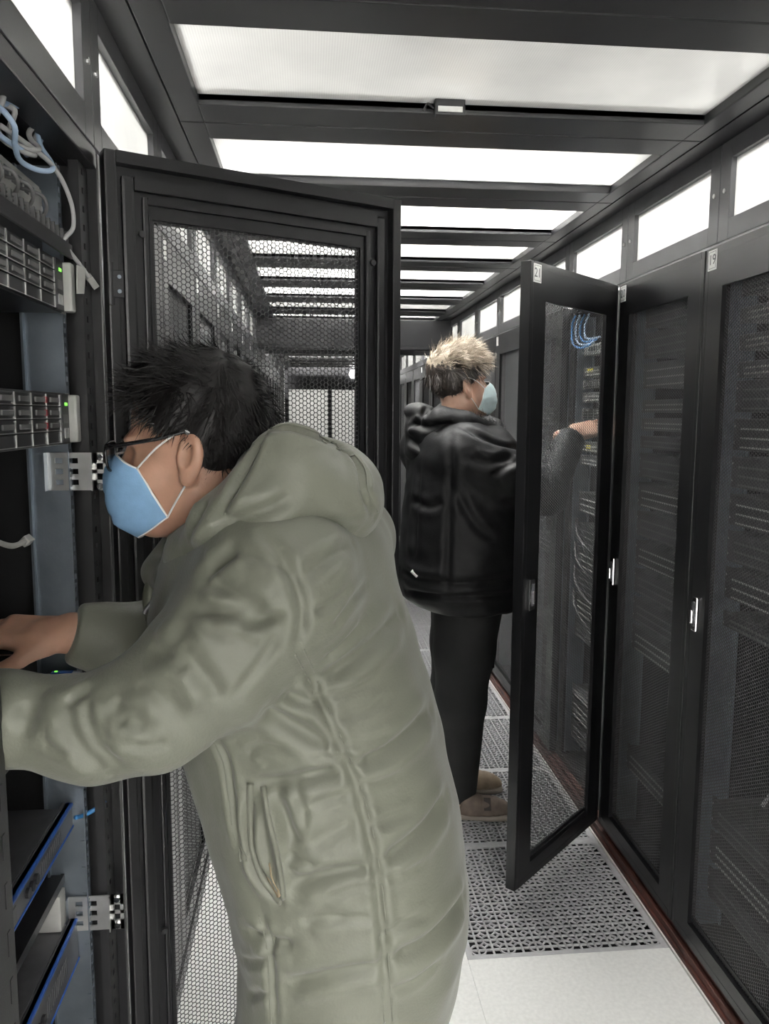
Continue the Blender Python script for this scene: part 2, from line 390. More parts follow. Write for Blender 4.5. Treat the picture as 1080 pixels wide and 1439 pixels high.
bd.box(.001, .004, -1.05, -.04, .05, 1.985); bd.box(.596, .599, -1.05, -.04, .05, 1.985)
bd.box(.004, .596, -1.05, -.04, 1.975, 1.99); bd.box(.004, .596, -1.05, -.04, .05, .07)
bd.box(.001, .599, -.06, -.036, 1.965, 1.99, .003); bd.box(.001, .599, -.06, -.036, .05, .075, .003)
bodym = bd.mesh('body', M['cabin'])
bk = MB(); bk.box(.004, .596, -1.05, -1.046, .07, 1.975); backm = bk.mesh('back_panel', M['cabin'])
pb = MB(); holed(pb, 0.001, .052, .075, 1.965, -.018, .011, .011, .030, .030); pb.box(.05, .052, -.034, -.018, .075, 1.965); postm = pb.mesh('front_post', M['cabin'])
pb = MB(); holed(pb, .548, .599, .075, 1.965, -.036, .011, .011, .030, .570); pb.box(.548, .55, -.07, -.036, .075, 1.965); postm2 = pb.mesh('front_post', M['cabin'])
def rail_mesh(mirror):
    b = MB(); holed(b, .054, .074, .09, 1.95, -.046, .0095, .0095, .0159, .066); b.box(.054, .056, -.115, -.046, .09, 1.95)
    b.box(.056, .066, -.117, -.113, .09, 1.95)
    for z in np.arange(.12, 1.9, .05): b.box(.056, .0572, -.060, -.052, z, z+.018)
    if mirror: b.v = [(.6-x, y, z) for x, y, z in b.v]
    return b.mesh('mounting_rail', M['galv'])
railm, railm2 = rail_mesh(0), rail_mesh(1)
ln = MB(); ln.box(.050, .054, -.62, -.19, .09, 1.95); ln.box(.054, .064, -.20, -.19, .09, 1.95, .002); ln.box(.054, .064, -.27, -.262, .09, 1.95, .002); 
for z in np.arange(.2, 1.9, .11):
    for y in (-.30, -.33): ln.cyl((.054, y, z), (.0555, y, z), .004, 6)
linm = ln.mesh('side_liner', M['galv'])
def make_cabinet(loc, rz, theta, label, group, plate=None, detail=True, hinges=False):
    c = empty('server_cabinet', loc, rz, label=label, cat='server cabinet', group=group)
    inst('body', bodym, c); inst('back_panel', backm, c)
    if detail:
        inst('front_post', postm, c); inst('front_post', postm2, c); inst('mounting_rail', railm, c); inst('mounting_rail', railm2, c); inst('side_liner', linm, c)
    d = inst('door', doorm, c, (0, 0, 0), theta)
    inst('perforated_panel', perf, d, kind='stuff')
    inst('handle', handm, d, (.548, 0, 1.01))
    if plate is not None: inst('number_plate', plate, d, (.560, 0, 1.957))
    if hinges:
        for z in (.35, 1.05, 1.77): inst('hinge', hingem, d, (.006, -.034, z))
        for z in (.22, .56, 1.2, 1.86): inst('stud', studm, d, (.066, 0, z)); inst('stud', studm, d, (.535, 0, z))
    return c
R90 = math.pi/2
cabs_r = {}
for k, num in enumerate(range(19, 37)):
    y = YB-.6+.6*k
    th = math.radians(134.6) if num == 21 else 0
    if num == 21: lb = 'black server cabinet with its perforated door numbered 21 standing open'
    elif num < 21: lb = 'black cabinet with closed perforated door numbered %d, %s' % (num, 'nearest at right' if num == 19 else 'just before the open door')
    else: lb = 'closed black server cabinet in the right row, %s beyond the open one' % ORD[num-22]
    cabs_r[num] = make_cabinet((XR, y, 0), R90, th, lb, 'server cabinets of the right row', plate_with(str(num)) if num < 22 else platem, num < 24)
LTH = math.radians(117)
cab_l = make_cabinet((XL, YH, 0), -R90, LTH,  'open black server cabinet at left with the man in green leaning into it', 'server cabinets of the left row', None, True, True)
for k in range(1, 19):
    make_cabinet((XL, YH+.6*k, 0), -R90, 0, 'closed black server cabinet in the left row, %s beyond the open door' % ORD[k-1], 'server cabinets of the left row', platem, False)

b = MB(); b.box(.530, .599, -.030, -.001, .055, 1.985, .002)
for z in np.arange(.2, 1.9, .06): b.box(.545, .553, -.001, .0, z, z+.03)
b.build('frame_upright', M['cab'], cab_l)
b = MB(); b.box(.001, .599, -.045, -.001, 1.962, 1.994, .003); b.build('frame_header', M['cab'], cab_l)
# ------------------------------------------------------------------ rack equipment (cabinet frame: x along the row, y towards the aisle)
def device(cab, z, h, label, group, style, yf=-.080, cat='server', depth=.62, name='rack_server', x0=.059, x1=.541):
    e = empty(name, (cab.location.x, cab.location.y, 0), cab.rotation_euler.z, label=label, cat=cat, group=group)
    f = yf; t = z+h
    body = {'drive': M['plastic'], 'blank': M['device'], 'silver': M['device2'], 'blue': M['device2'], 'switch': M['lightgrey'], 'dark': M['plastic']}[style]
    b = MB(); b.box(x0+.022, x1-.022, f-depth, f, z+.0015, t-.0015, .0015); b.build('chassis', body, e)
    for xa, xb in ((x0, x0+.022), (x1-.022, x1)):
        q = MB(); q.box(xa, xb, f-.004, f, z+.0015, t-.0015, .001)
        q.m(1); q.cyl(((xa+xb)/2, f, z+h*.25), ((xa+xb)/2, f+.003, z+h*.25), .004, 8)
        if h > .06: q.cyl(((xa+xb)/2, f, z+h*.75), ((xa+xb)/2, f+.003, z+h*.75), .004, 8)
        q.build('ear', [M['lightgrey'] if style == 'drive' else body, M['steel']], e)
    if style == 'drive':
        q = MB(); q.box(x0+.003, x0+.026, f, f+.018, z+.004, t-.004, .004); q.build('ear_handle', M['lightgrey'], e)
        q = MB(); q.box(x0+.028, x0+.066, f, f+.006, z+.003, t-.003, .001)
        q.m(1).box(x0+.038, x0+.05, f+.006, f+.0068, t-.022, t-.017); q.m(2)
        for k in range(4): q.box(x0+.035+.006*k, x0+.038+.006*k, f+.006, f+.007, z+.012, z+.028)
        if h > .06: q.m(3).box(x0+.036, x0+.060, f+.006, f+.0066, z+.036, z+.05)
        q.build('status_panel', [M['plastic'], M['green_led'], M['steel'], M['greyplastic']], e)
        rows = 4; bw = .064; rh = (h-.008)/rows
        for c in range(6):
            for r in range(rows):
                xa = x0+.070+c*(bw+.002); za = z+.004+r*rh
                q = MB(); q.box(xa, xa+bw, f-.002, f+.004, za+.001, za+rh-.001, .001); q.m(1).box(xa, xa+.0022, f+.004, f+.0055, za+.001, za+rh-.001); q.box(xa, xa+bw, f+.004, f+.005, za+.001, za+.0022)
                dv = q.build('drive_bay', [M['plastic'], M['steel']], e)
                if r > 0:
                    q = MB(); q.box(xa+.010, xa+.052, f+.004, f+.007, za+.006, za+rh-.006, .001); q.build('latch', M['greyplastic'], dv)
                if c == 1 and r > 0 and h < .1 and 'red' in label:
                    q = MB(); q.box(xa+.004, xa+.011, f+.004, f+.008, za+.005, za+rh-.005, .001); q.build('tab', M['red'], dv)
    elif style == 'blue':
        q = MB(); q.box(x0, x1, f, f+.014, z+.002, t-.002, .003); q.m(1).box(x0, x1, f+.002, f+.016, t-.008, t-.002, .002); q.box(x0, x1, f+.002, f+.016, z+.002, z+.006, .002)
        fp = q.build('faceplate', [M['device2'], M['blue']], e)
        for k in range(3):
            q = MB(); q.tube([(x0+.20+.018*k, f+.012, z+h*.5), (x0+.20+.018*k, f+.019, z+h*.5)], .008, 12); q.build('knob', M['plastic'], fp)
        q = MB(); q.box(x0+.28, x0+.38, f+.0135, f+.0155, z+h*.2, t-h*.3, .001); q.build('label_window', M['greyplastic'], fp)
        q = MB()
        for k in range(12): q.box(x0+.07+.009*k, x0+.075+.009*k, f+.0135, f+.0145, z+h*.3, t-h*.35)
        q.build('vent', M['ink'], fp)
    elif style == 'switch':
        q = MB(); q.box(x0+.022, x1-.022, f, f+.004, z+.002, t-.002, .001); fp = q.build('faceplate', M['lightgrey'], e)
        for k in range(14):
            q = MB(); xa = x0+.05+.027*k; q.box(xa, xa+.017, f+.003, f+.0048, z+h*.35, z+h*.75, .001); q.build('port', M['ink'], fp)
    else:
        q = MB(); q.box(x0+.02, x1-.02, f, f+.008, z+.003, t-.003, .002); fp = q.build('faceplate', body, e)
        q = MB(); n = max(2, int(h/.022))
        for k in range(n):
            za = z+.008+k*(h-.014)/n
            q.box(x0+.05, x1-.05, f+.007, f+.0115, za, za+.0045, .001)
        q.build('slat', M['greyplastic'] if style == 'blank' else M['lightgrey'], fp)
        q = MB(); q.box(x0+.03, x0+.034, f+.008, f+.0092, z+h*.5, z+h*.5+.004); q.build('indicator', M['green_led'] if (int(z*1000) % 3 == 0) else M['lightgrey'], fp)
    return e
OPENG = 'equipment in the open left cabinet'
device(cab_l, 1.712, .086, 'black 2U drive server with a green lit panel, upper of two in the left cabinet', OPENG, 'drive', -.045)
device(cab_l, 1.500, .086, 'black 2U drive server with red-tabbed drives, lower of two in the left cabinet', OPENG, 'drive', -.045)
device(cab_l, 1.868, .044, 'grey network switch with a row of ports at the top of the left cabinet', OPENG, 'switch', -.075, 'switch', .25, 'network_switch')
device(cab_l, .815, .050, 'grey unit with blue edges and round knobs below the green sleeve', OPENG, 'blue', -.085, depth=.55)
device(cab_l, .560, .085, 'lowest grey unit with blue edges in the open left cabinet', OPENG, 'blue', -.085, depth=.55)
# black shelf with keyboard tray that carries the laptop
sh = empty('rack_shelf', (XL, YH, 0), -R90, label='black rack shelf under the laptop in the left cabinet', cat='shelf')
b = MB(); b.box(.059, .541, -.50, -.055, 1.095, 1.101); b.build('tray', M['plastic'], sh)
b = MB(); b.box(.059, .541, -.058, -.050, 1.075, 1.107, .003); b.build('lip', M['plastic'], sh)
lp = empty('laptop', (XL, YH, 0), -R90, label='dark laptop base with grey palm rest on the shelf beside the mouse', cat='laptop')
b = MB(); b.box(.14, .46, -.36, -.10, 1.102, 1.119, .004); b.build('base', M['plastic'], lp)
b = MB(); b.box(.15, .45, -.20, -.105, 1.119, 1.1198); b.build('palm_rest', M['greyplastic'], lp)
b = MB(); b.box(.24, .34, -.19, -.12, 1.1198, 1.1203); b.build('touchpad', M['lightgrey'], lp)
b = MB()
for r in range(5):
    for c in range(14): b.box(.155+.021*c, .173+.021*c, -.335+.026*r, -.313+.026*r, 1.119, 1.1215, .001)
b.build('keyboard', M['plastic'], lp, kind='stuff')
b = MB(); b.box(.14, .46, -.372, -.362, 1.117, 1.33, .003); b.build('screen', M['plastic'], lp)
# usb stick and plug with lights at the shelf edge
b = MB(); b.box(.085, .100, -.085, -.050, 1.107, 1.115, .002); b.m(1).box(.087, .098, -.050, -.036, 1.108, 1.114); b.m(2).box(.09, .094, -.08, -.075, 1.115, 1.1158)
b.build('usb_plug', [M['blue'], M['steel'], M['green_led']], sh); 
# cable-management bar with fingers between switch and server
cm = empty('cable_manager', (XL, YH, 0), -R90, label='black cable manager bar with comb fingers under the network switch', cat='cable manager')
b = MB(); b.box(.059, .541, -.085, -.078, 1.806, 1.85); b.build('back_plate', M['plastic'], cm)
b = MB(); b.box(.075, .525, -.030, -.026, 1.800, 1.822); b.build('front_cover', M['plastic'], cm)
fg = MB(); fg.box(0, .006, -.08, -.03, 1.838, 1.842); fg.box(0, .006, -.034, -.03, 1.82, 1.842); fgm = fg.mesh('finger', M['greyplastic'])
for k in range(20): inst('finger', fgm, cm, (.08+.0225*k, 0, 0))
# perforated steel brackets fixed to the front rail
def bracket(z, h, label, wx=.075):
    e = empty('slotted_bracket', (XL, YH, 0), -R90, label=label, cat='bracket', group='slotted brackets in the left cabinet')
    b = MB(); x = .060
    ys = np.linspace(-.085, -.085+wx, 7); zs = np.linspace(z, z+h, 8)
    for i in range(6):
        for j in range(7):
            if i % 2 == 1 and j % 2 == 1 and i < 5: continue
            b.box(x, x+.0025, ys[i], ys[i+1], zs[j], zs[j+1])
    b.build('web', M['steel'], e)
    b = MB(); b.box(x, x+.0025, ys[-1], ys[-1]+.022, z, z+h*.28); b.box(x, x+.0025, ys[-1], ys[-1]+.022, z+h*.45, z+h*.55); b.box(x, x+.0025, ys[-1], ys[-1]+.022, z+h*.72, z+h)
    b.box(x, x+.0025, ys[-1]+.016, ys[-1]+.022, z, z+h); b.box(x, x+.0025, ys[-1], ys[-1]+.006, z, z+h); b.box(x-.001, x+.012, ys[-1]-.002, ys[-1], z, z+h)
    b.build('tab', M['steel'], e)
    for q in (.12, .88):
        b = MB(); b.cyl((x+.0025, ys[-1]+.011, z+h*q), (x+.006, ys[-1]+.011, z+h*q), .0055, 8); b.build('screw', M['chrome'], e)
    b = MB(); b.box(x, x+.02, -.087, -.085, z, z+h); b.build('flange', M['galv'], e)
    return e
bracket(1.422, .064, 'slotted bright steel bracket just below the red-tabbed drive server')
bracket(.618, .066, 'slotted bright steel bracket on the rail low in the left cabinet')
e = empty('rail_clip', (XL, YH, 0), -R90, label='grey steel slide rail with printed arrow behind the lower bracket', cat='rail')
b = MB(); b.box(.075, .10, -.40, -.09, .655, .70, .003); b.build('channel', M['steel'], e); b = MB(); b.box(.072, .105, -.16, -.085, .645, .712, .004); b.build('clip', M['lightgrey'], e)
# shelf plate under the blue unit
e = empty('rack_shelf', (XL, YH, 0), -R90, label='plain black shelf plate low in the left cabinet', cat='shelf')
b = MB(); b.box(.059, .541, -.60, -.09, .72, .726); b.build('tray', M['plastic'], e); b = MB(); b.box(.059, .541, -.096, -.09, .712, .728); b.build('lip', M['plastic'], e)
def cable(name, label, pts, r, m, group=None, cat='cable', n=8, cab=None, plug=True):
    P = smooth_path(pts, n); b = MB(); b.tube(P, r, 8)
    o = b.build(name, m, None, True, label=label, cat=cat, group=group)
    if plug:
        d = Vector(P[-1])-Vector(P[-3]); d.normalize(); q = MB(); q.tube([Vector(P[-1])-d*.004, Vector(P[-1])+d*.02], r*2.1, 4); q.build('plug', M['lightgrey'], o)
    return o
CG = 'network cables at the top of the left cabinet'
def lc(x, y, z): return (XL+y, YH-x, z)          # left cabinet frame -> world
# coil of grey and pale blue patch cable hanging above the switch
for k, (m, nm, lb) in enumerate(((M['ltblue'], 'patch_cable', 'pale blue patch cable, outermost loop of the coil above the switch'), (M['cable'], 'patch_cable', 'grey patch cable, middle loop of the coil above the switch'),
                        (M['cable'], 'patch_cable', 'grey patch cable, innermost loop of the coil above the switch'), (M['ltblue'], 'patch_cable', 'pale blue patch cable, lowest loop of the coil above the switch'))):
    r = (.085, .07, .05, .08)[k]; cz = (1.955, 1.95, 1.95, 1.938)[k]
    pts = [lc(.235+r*math.cos(a)*1.15, -.055+.006*k+.01*math.sin(3*a+k), cz+r*.42*math.sin(a)+.004*math.sin(2*a+k)) for a in np.linspace(0, 2*math.pi*1.9, 26)]
    cable(nm, lb, pts, .0038, m, CG, plug=False, n=4)
cable('network_cable', 'grey network cable drooping from the switch down to the white cable tag', [lc(.30, -.05, 1.93), lc(.16, -.03, 1.925), lc(.10, -.02, 1.89), lc(.085, -.02, 1.85), lc(.105, -.03, 1.825), lc(.09, -.03, 1.815), lc(.055, -.02, 1.795), lc(.03, -.012, 1.778)], .0036, M['cable'], CG)
cable('network_cable', 'loose white network cable with clear plug beside the lower rails', [lc(.42, -.09, 1.43), lc(.33, -.085, 1.385), lc(.26, -.08, 1.36), lc(.20, -.08, 1.357)], .0042, M['lightgrey'], None)
for k in range(5):
    cable('network_cable', 'short dark patch lead %s of five plugged in under the switch' % ('nearest', 'second', 'third', 'fourth', 'last')[k], [lc(.42-.06*k, -.068, 1.882), lc(.415-.06*k, -.04, 1.874), lc(.405-.06*k, -.036, 1.858), lc(.39-.06*k, -.05, 1.846)], .0028, M['greyplastic'], CG, plug=False, n=5)
tg = MB(); P = [at(100, 388, X=XL), at(110, 386, X=XL), at(104, 420, X=XL), at(93, 422, X=XL)]
a = lc(.062, -.018, 1.795); 
tg.add([lc(.072, -.02, 1.792), lc(.052, -.012, 1.790), lc(.060, -.014, 1.748), lc(.080, -.02, 1.745), lc(.072, -.0215, 1.792), lc(.052, -.0135, 1.790), lc(.060, -.0155, 1.748), lc(.080, -.0215, 1.745)], [(0, 1, 2, 3), (7, 6, 5, 4), (0, 4, 5, 1), (1, 5, 6, 2), (2, 6, 7, 3), (3, 7, 4, 0)])
tg.build('cable_tag', M['lightgrey'], None, label='blank white paper tag hanging on the grey network cable', cat='tag')
cable('cable_tie', 'short blue cable tied round the lower left rail', [lc(.08, -.06, .845), lc(.058, -.05, .838), lc(.045, -.03, .845), lc(.035, -.02, .852)], .004, M['bluepipe'], None, plug=False)
ppr = MB(); ppr.box(.39, .46, -.20, -.075, .648, .650); 
o = ppr.build('paper_label', M['white'], None, label='white paper label lying on the lowest blue-edged unit', cat='label'); o.location = (XL, YH, 0); o.rotation_euler.z = -R90

# right row: equipment seen through the doors
stacks = {
 19: [(1.86, .044, 'blank'), (1.79, .044, 'silver'), (1.72, .044, 'silver'), (1.65, .044, 'silver'), (1.56, .086, 'blank'), (1.46, .086, 'dark'), (1.36, .086, 'blank'), (1.26, .086, 'dark'), (1.16, .086, 'blank'), (1.06, .086, 'dark'), (.98, .044, 'blank'), (.40, .086, 'blank'), (.30, .086, 'dark'), (.19, .086, 'blank')],
 20: [(1.84, .086, 'blank'), (1.74, .086, 'blank'), (1.64, .086, 'silver'), (1.56, .044, 'silver'), (1.50, .044, 'silver'), (1.44, .044, 'blank'), (1.34, .086, 'blank'), (1.24, .086, 'dark'), (1.14, .086, 'blank'), (1.04, .086, 'dark'), (.94, .086, 'blank'), (.84, .086, 'blank'), (.74, .086, 'dark'), (.3, .086, 'dark')],
 21: [(1.79, .044, 'switch'), (1.70, .044, 'silver'), (1.655, .040, 'drive'), (1.60, .044, 'silver'), (1.53, .05, 'drive'), (1.475, .044, 'blank'), (1.40, .044, 'silver'), (1.345, .044, 'silver'), (1.15, .086, 'dark'), (1.02, .086, 'blank'), (.92, .086, 'dark'), (.82, .086, 'blank'), (.72, .086, 'dark'), (.62, .086, 'blank'), (.36, .044, 'silver'), (.27, .086, 'dark'), (.17, .086, 'blank')],
 22: [(1.7, .086, 'blank'), (1.5, .086, 'silver'), (1.2, .086, 'blank'), (.9, .086, 'dark'), (.5, .086, 'blank')],
}
kindn = {'blank': 'dark slatted rack server', 'silver': 'silver-fronted rack server', 'dark': 'black rack server', 'switch': 'network switch', 'drive': 'drive-bay server'}
for num, lst in stacks.items():
    wh = {19: 'behind the nearest right door', 20: 'behind the door next to the open one', 21: 'in the open right cabinet', 22: 'behind the first door past the open cabinet'}[num]
    for k, (z, h, st) in enumerate(lst):
        device(cabs_r[num], z, h, '%s %s, %s from the top' % (kindn[st], wh, ORD[k]), 'rack equipment ' + wh, st, -.075, name='network_switch' if st == 'switch' else 'rack_server', cat='switch' if st == 'switch' else 'server')
def rc(num, x, y, z): c = cabs_r[num].location; return (c.x-y, c.y+x, z)
for k in range(4):
    cable('patch_cable', 'bright blue patch cable, %s of four looping at the top of cabinet 21' % ORD[k], [rc(21, .44+.02*k, -.055+.012*k, 1.95), rc(21, .47+.018*k, -.05+.012*k, 1.91), rc(21, .465+.014*k, -.05+.012*k, 1.865-.008*k), rc(21, .41, -.05+.012*k, 1.85-.012*k), rc(21, .30, -.05+.012*k, 1.848-.010*k)], .0042, M['bluepipe'] if k % 2 else M['ltblue'], 'blue patch cables in cabinet 21', plug=False)
b = MB(); b.box(.40, .47, 0, .0012, 0, .014); o = b.build('yellow_label', M['yellow'], None, label='yellow label on a server high in the open cabinet 21', cat='label'); o.location = rc(21, 0, -.066, 1.722); o.rotation_euler.z = R90
b = MB(); b.box(.40, .45, 0, .0012, 0, .014); o = b.build('yellow_label', M['yellow'], None, label='yellow label on a server below the hand in cabinet 21', cat='label'); o.location = rc(21, 0, -.066, 1.417); o.rotation_euler.z = R90
for k in range(4):
    cable('power_cable', 'black power cable, %s of four sagging in the lower half of cabinet 21' % ORD[k], [rc(21, .52, -.06, 1.12-.1*k), rc(21, .42, -.03, 1.07-.1*k), rc(21, .28, -.025, 1.03-.1*k), rc(21, .12, -.03, 1.02-.1*k)], .006, M['plastic'], 'sagging black cables in cabinet 21', plug=False)
cable('power_cable', 'loose grey cable loop low behind the door numbered 19', [rc(19, .20, -.05, .80), rc(19, .16, -.03, .74), rc(19, .20, -.03, .66), rc(19, .26, -.05, .60)], .005, M['cable'], None, plug=False)
#@@PEOPLE
# ------------------------------------------------------------------ people: implicit surfaces meshed with sparse surface nets
f32 = np.float32
def nrm(v): v = np.asarray(v, float); return v/np.linalg.norm(v)
def smin(a, b, k): h = np.clip(.5+.5*(b-a)/k, 0, 1); return b+(a-b)*h-k*h*(1-h)
def smax(a, b, k): return -smin(-a, -b, k)
def rcone(p, a, b, ra, rb):
    a = np.asarray(a, f32); b = np.asarray(b, f32); d = b-a; t = np.clip((p-a)@d/(d@d), 0, 1)
    return np.linalg.norm(p-a-t[:, None]*d, axis=1)-(ra+(rb-ra)*t)
def chain(p, pts, rs, k=.02):
    out = None
    for i in range(len(pts)-1):
        d = rcone(p, pts[i], pts[i+1], rs[i], rs[i+1]); out = d if out is None else smin(out, d, k)
    return out
def ell(p, c, r, B=None):
    q = p-np.asarray(c, f32)
    if B is not None: q = q@np.asarray(B, f32).T       # rows of B = local axes
    r = np.asarray(r, f32); k0 = np.linalg.norm(q/r, axis=1); k1 = np.linalg.norm(q/(r*r), axis=1)+1e-9
    return k0*(k0-1)/k1
def rbox(p, c, half, rad, B=None):
    q = p-np.asarray(c, f32)
    if B is not None: q = q@np.asarray(B, f32).T
    q = np.abs(q)-(np.asarray(half, f32)-rad)
    return np.linalg.norm(np.maximum(q, 0), axis=1)+np.minimum(q.max(1), 0)-rad
def surfnet(sdf, lo, hi, h, reach=1.5):
    lo = np.array(lo, float); H = 8*h; nb = np.ceil((np.array(hi)-lo)/H).astype(int)
    bi = np.stack(np.meshgrid(*[np.arange(n) for n in nb], indexing='ij'), -1).reshape(-1, 3)
    d = np.concatenate([sdf((lo+(c+.5)*H).astype(f32)) for c in np.array_split(bi, max(1, len(bi)//300000))])
    bi = bi[np.abs(d) < reach*H]
    loc = np.stack(np.meshgrid(*[np.arange(9)]*3, indexing='ij'), -1).reshape(-1, 3)
    vals = []
    for c in np.array_split(bi, max(1, len(bi)//900)):
        P = lo+((c[:, None]*8+loc[None])*h); vals.append(sdf(P.reshape(-1, 3).astype(f32)).reshape(len(c), 9, 9, 9))
    S = np.concatenate(vals); neg = S < 0
    dims = nb*8+2
    def key(i): return (i[..., 0]*dims[1]+i[..., 1])*dims[2]+i[..., 2]
    cnt = np.zeros((len(bi), 8, 8, 8), np.int8)
    for o in np.ndindex(2, 2, 2): cnt += neg[:, o[0]:o[0]+8, o[1]:o[1]+8, o[2]:o[2]+8]
    act = (cnt > 0) & (cnt < 8); B, I, J, K = np.nonzero(act)
    pos = np.zeros((len(B), 3)); num = np.zeros(len(B))
    for ax in range(3):
        for o in np.ndindex(2, 2):
            o0 = list(o); o0.insert(ax, 0); o1 = list(o); o1.insert(ax, 1)
            a = S[B, I+o0[0], J+o0[1], K+o0[2]]; b = S[B, I+o1[0], J+o1[1], K+o1[2]]
            m = (a < 0) != (b < 0); t = np.where(m, a/np.where(m, a-b, 1), 0)
            q = np.zeros((len(B), 3)); q += o0; q[:, ax] += t; pos += q*m[:, None]; num += m
    gi = bi[B]*8+np.stack([I, J, K], -1); V = lo+(gi+pos/num[:, None])*h
    ks = key(gi); order = np.argsort(ks); ks = ks[order]
    def find(k):
        i = np.searchsorted(ks, k); i = np.clip(i, 0, len(ks)-1); return np.where(ks[i] == k, order[i], -1)
    quads = []
    for ax in range(3):
        a = neg[:, :8, :8, :8]; sl = [slice(0, 8)]*3; sl[ax] = slice(1, 9); b = neg[(slice(None), *sl)]
        B, I, J, K = np.nonzero(a != b); g = bi[B]*8+np.stack([I, J, K], -1); s = a[B, I, J, K]
        u = np.zeros(3, int); v = np.zeros(3, int); u[(ax+1) % 3] = 1; v[(ax+2) % 3] = 1
        q = np.stack([find(key(g-u-v)), find(key(g-v)), find(key(g)), find(key(g-u))], -1)
        q[~s] = q[~s][:, ::-1]; quads.append(q[(q >= 0).all(1)])
    return V, np.concatenate(quads)
def normals(V, Q):
    n = np.cross(V[Q[:, 2]]-V[Q[:, 0]], V[Q[:, 3]]-V[Q[:, 1]]); N = np.zeros_like(V)
    for k in range(4): np.add.at(N, Q[:, k], n)
    return N/(np.linalg.norm(N, axis=1)[:, None]+1e-12)
def relax(V, Q, it=2, f=.5):
    for _ in range(it):
        A = np.zeros_like(V); c = np.zeros(len(V))
        for k in range(4):
            for l in (1, 3): np.add.at(A, Q[:, k], V[Q[:, (k+l) % 4]]); np.add.at(c, Q[:, k], 1)
        V = V+(A/np.maximum(c, 1)[:, None]-V)*f
    return V
def pix_cast(V, Q, px, step=6):
    """carry a line measured in the photo onto the modelled surface"""
    tree = BVHTree.FromPolygons([tuple(v) for v in V], [tuple(q) for q in Q]); out = []
    for line in px:
        L = []; P = smooth_path([(x, y, 0) for x, y in line], 10)
        for x, y, _ in P:
            d = CF+(x-540)/FPX*CR-(y-719.5)/FPX*CU; r = tree.ray_cast(Vector((0, 0, CAMH)), Vector(d))
            if r[0] is not None: L.append((*r[0], *r[1]))
        out.append(np.array(L).reshape(-1, 6))
    return out
def fold(V, N, lines, specs):
    disp = np.zeros(len(V))
    for L, (wd, dp) in zip(lines, specs):
        if len(L) < 2: continue
        P = L[:, :3]; R = wd*4; m = np.nonzero(((V > P.min(0)-R) & (V < P.max(0)+R)).all(1))[0]
        if not len(m): continue
        d = np.full(len(m), 9.); tt = np.zeros(len(m))
        for i in range(len(P)-1):
            a, b = P[i], P[i+1]; e = b-a; t = np.clip((V[m]-a)@e/max(e@e, 1e-12), 0, 1); q = np.linalg.norm(V[m]-a-t[:, None]*e, axis=1)
            c = q < d; d[c] = q[c]; tt[c] = (i+t[c])/(len(P)-1)
        fade = np.clip(np.minimum(tt, 1-tt)*6, .25, 1)
        disp[m] += fade*(-dp*np.exp(-(d/wd)**2)+.45*dp*np.exp(-((d-2.1*wd)/(1.2*wd))**2))
    return V+N*disp[:, None]
def vnoise(P, s, seed=0):
    r = np.random.default_rng(seed); out = np.zeros(len(P))
    for _ in range(7):
        k = r.normal(size=3)*s; out += np.sin(P@k+r.uniform(0, 6.28))
    return out/4
class Person:
    def __init__(s, base): s.base = np.array(base, float); s.root = None
    def obj(s, name, V, Q, mats, parent=None, tris=None, smooth=True, midx=None, **k):
        me = npmesh(name, V-s.base, quads=Q, tris=tris, mats=mats if isinstance(mats, list) else [mats], smooth=smooth, midx=midx)
        o = bpy.data.objects.new(name, me); COL.objects.link(o)
        if s.root is None: s.root = o; o.location = s.base
        else: o.parent = parent or s.root
        return tag(o, **k)
    def mb(s, name, b, mats, parent=None, smooth=True, **k):
        b.v = [tuple(np.array(v)-s.base) for v in b.v]; return b.build(name, mats, parent or s.root, smooth, **k)
class Head:
    def __init__(s, O, fwd, up, sc=1.0):
        f = nrm(fwd); l = nrm(np.cross(up, f)); u = np.cross(f, l); s.O = np.array(O, float); s.B = np.stack([f, l, u]); s.sc = sc
    def w(s, p): return s.O+(np.asarray(p, float)*s.sc)@s.B
    def loc(s, P): return ((P-s.O.astype(f32))@s.B.T.astype(f32))/f32(s.sc)
    def sdf(s, P):
        p = s.loc(P)
        d = ell(p, (-.010, 0, .045), (.094, .076, .088))
        d = smin(d, ell(p, (.026, 0, -.035), (.064, .062, .086)), .03)
        q = p.copy(); q[:, 1] = np.abs(q[:, 1])
        d = smin(d, rcone(q, (-.005, .047, -.055), (.060, .012, -.097), .022, .021), .025)
        d = smin(d, ell(p, (.070, 0, -.099), (.022, .024, .018)), .02)
        d = smin(d, ell(q, (.055, .036, -.032), (.030, .027, .030)), .02)
        d = smin(d, ell(q, (.074, .026, .022), (.016, .030, .010)), .012)
        d = smax(d, -ell(q, (.096, .031, .001), (.018, .019, .012)), .012)
        d = smin(d, rcone(p, (.086, 0, .010), (.106, 0, -.030), .008, .0125), .012)
        d = smin(d, ell(q, (.098, .012, -.034), (.012, .009, .008)), .006)
        d = smin(d, ell(p, (.086, 0, -.066), (.012, .024, .010)), .008)
        a = math.radians(18); ca, sa = math.cos(a), math.sin(a)                 # ears, flared
        E = np.array([[ca, sa, 0], [-sa, ca, 0], [0, 0, 1]]); t = math.radians(-12); ct, st = math.cos(t), math.sin(t)
        E = np.array([[ct, 0, -st], [0, 1, 0], [st, 0, ct]])@E.T
        e = ell(q, (-.012, .080, -.004), (.0195, .0085, .034), E); e = smax(e, -ell(q, (-.006, .0895, .003), (.0125, .0105, .0225), E), .003)
        e = smin(e, rcone(q, (.004, .076, -.004), (.002, .078, -.016), .004, .005), .004)
        e = smin(e, ell(q, (-.004, .077, -.034), (.009, .006, .011)), .008)
        d = smin(d, e, .006)
        d = smin(d, rcone(p, (-.022, 0, -.045), (-.050, 0, -.20), .056, .062), .035)
        return d*f32(s.sc)
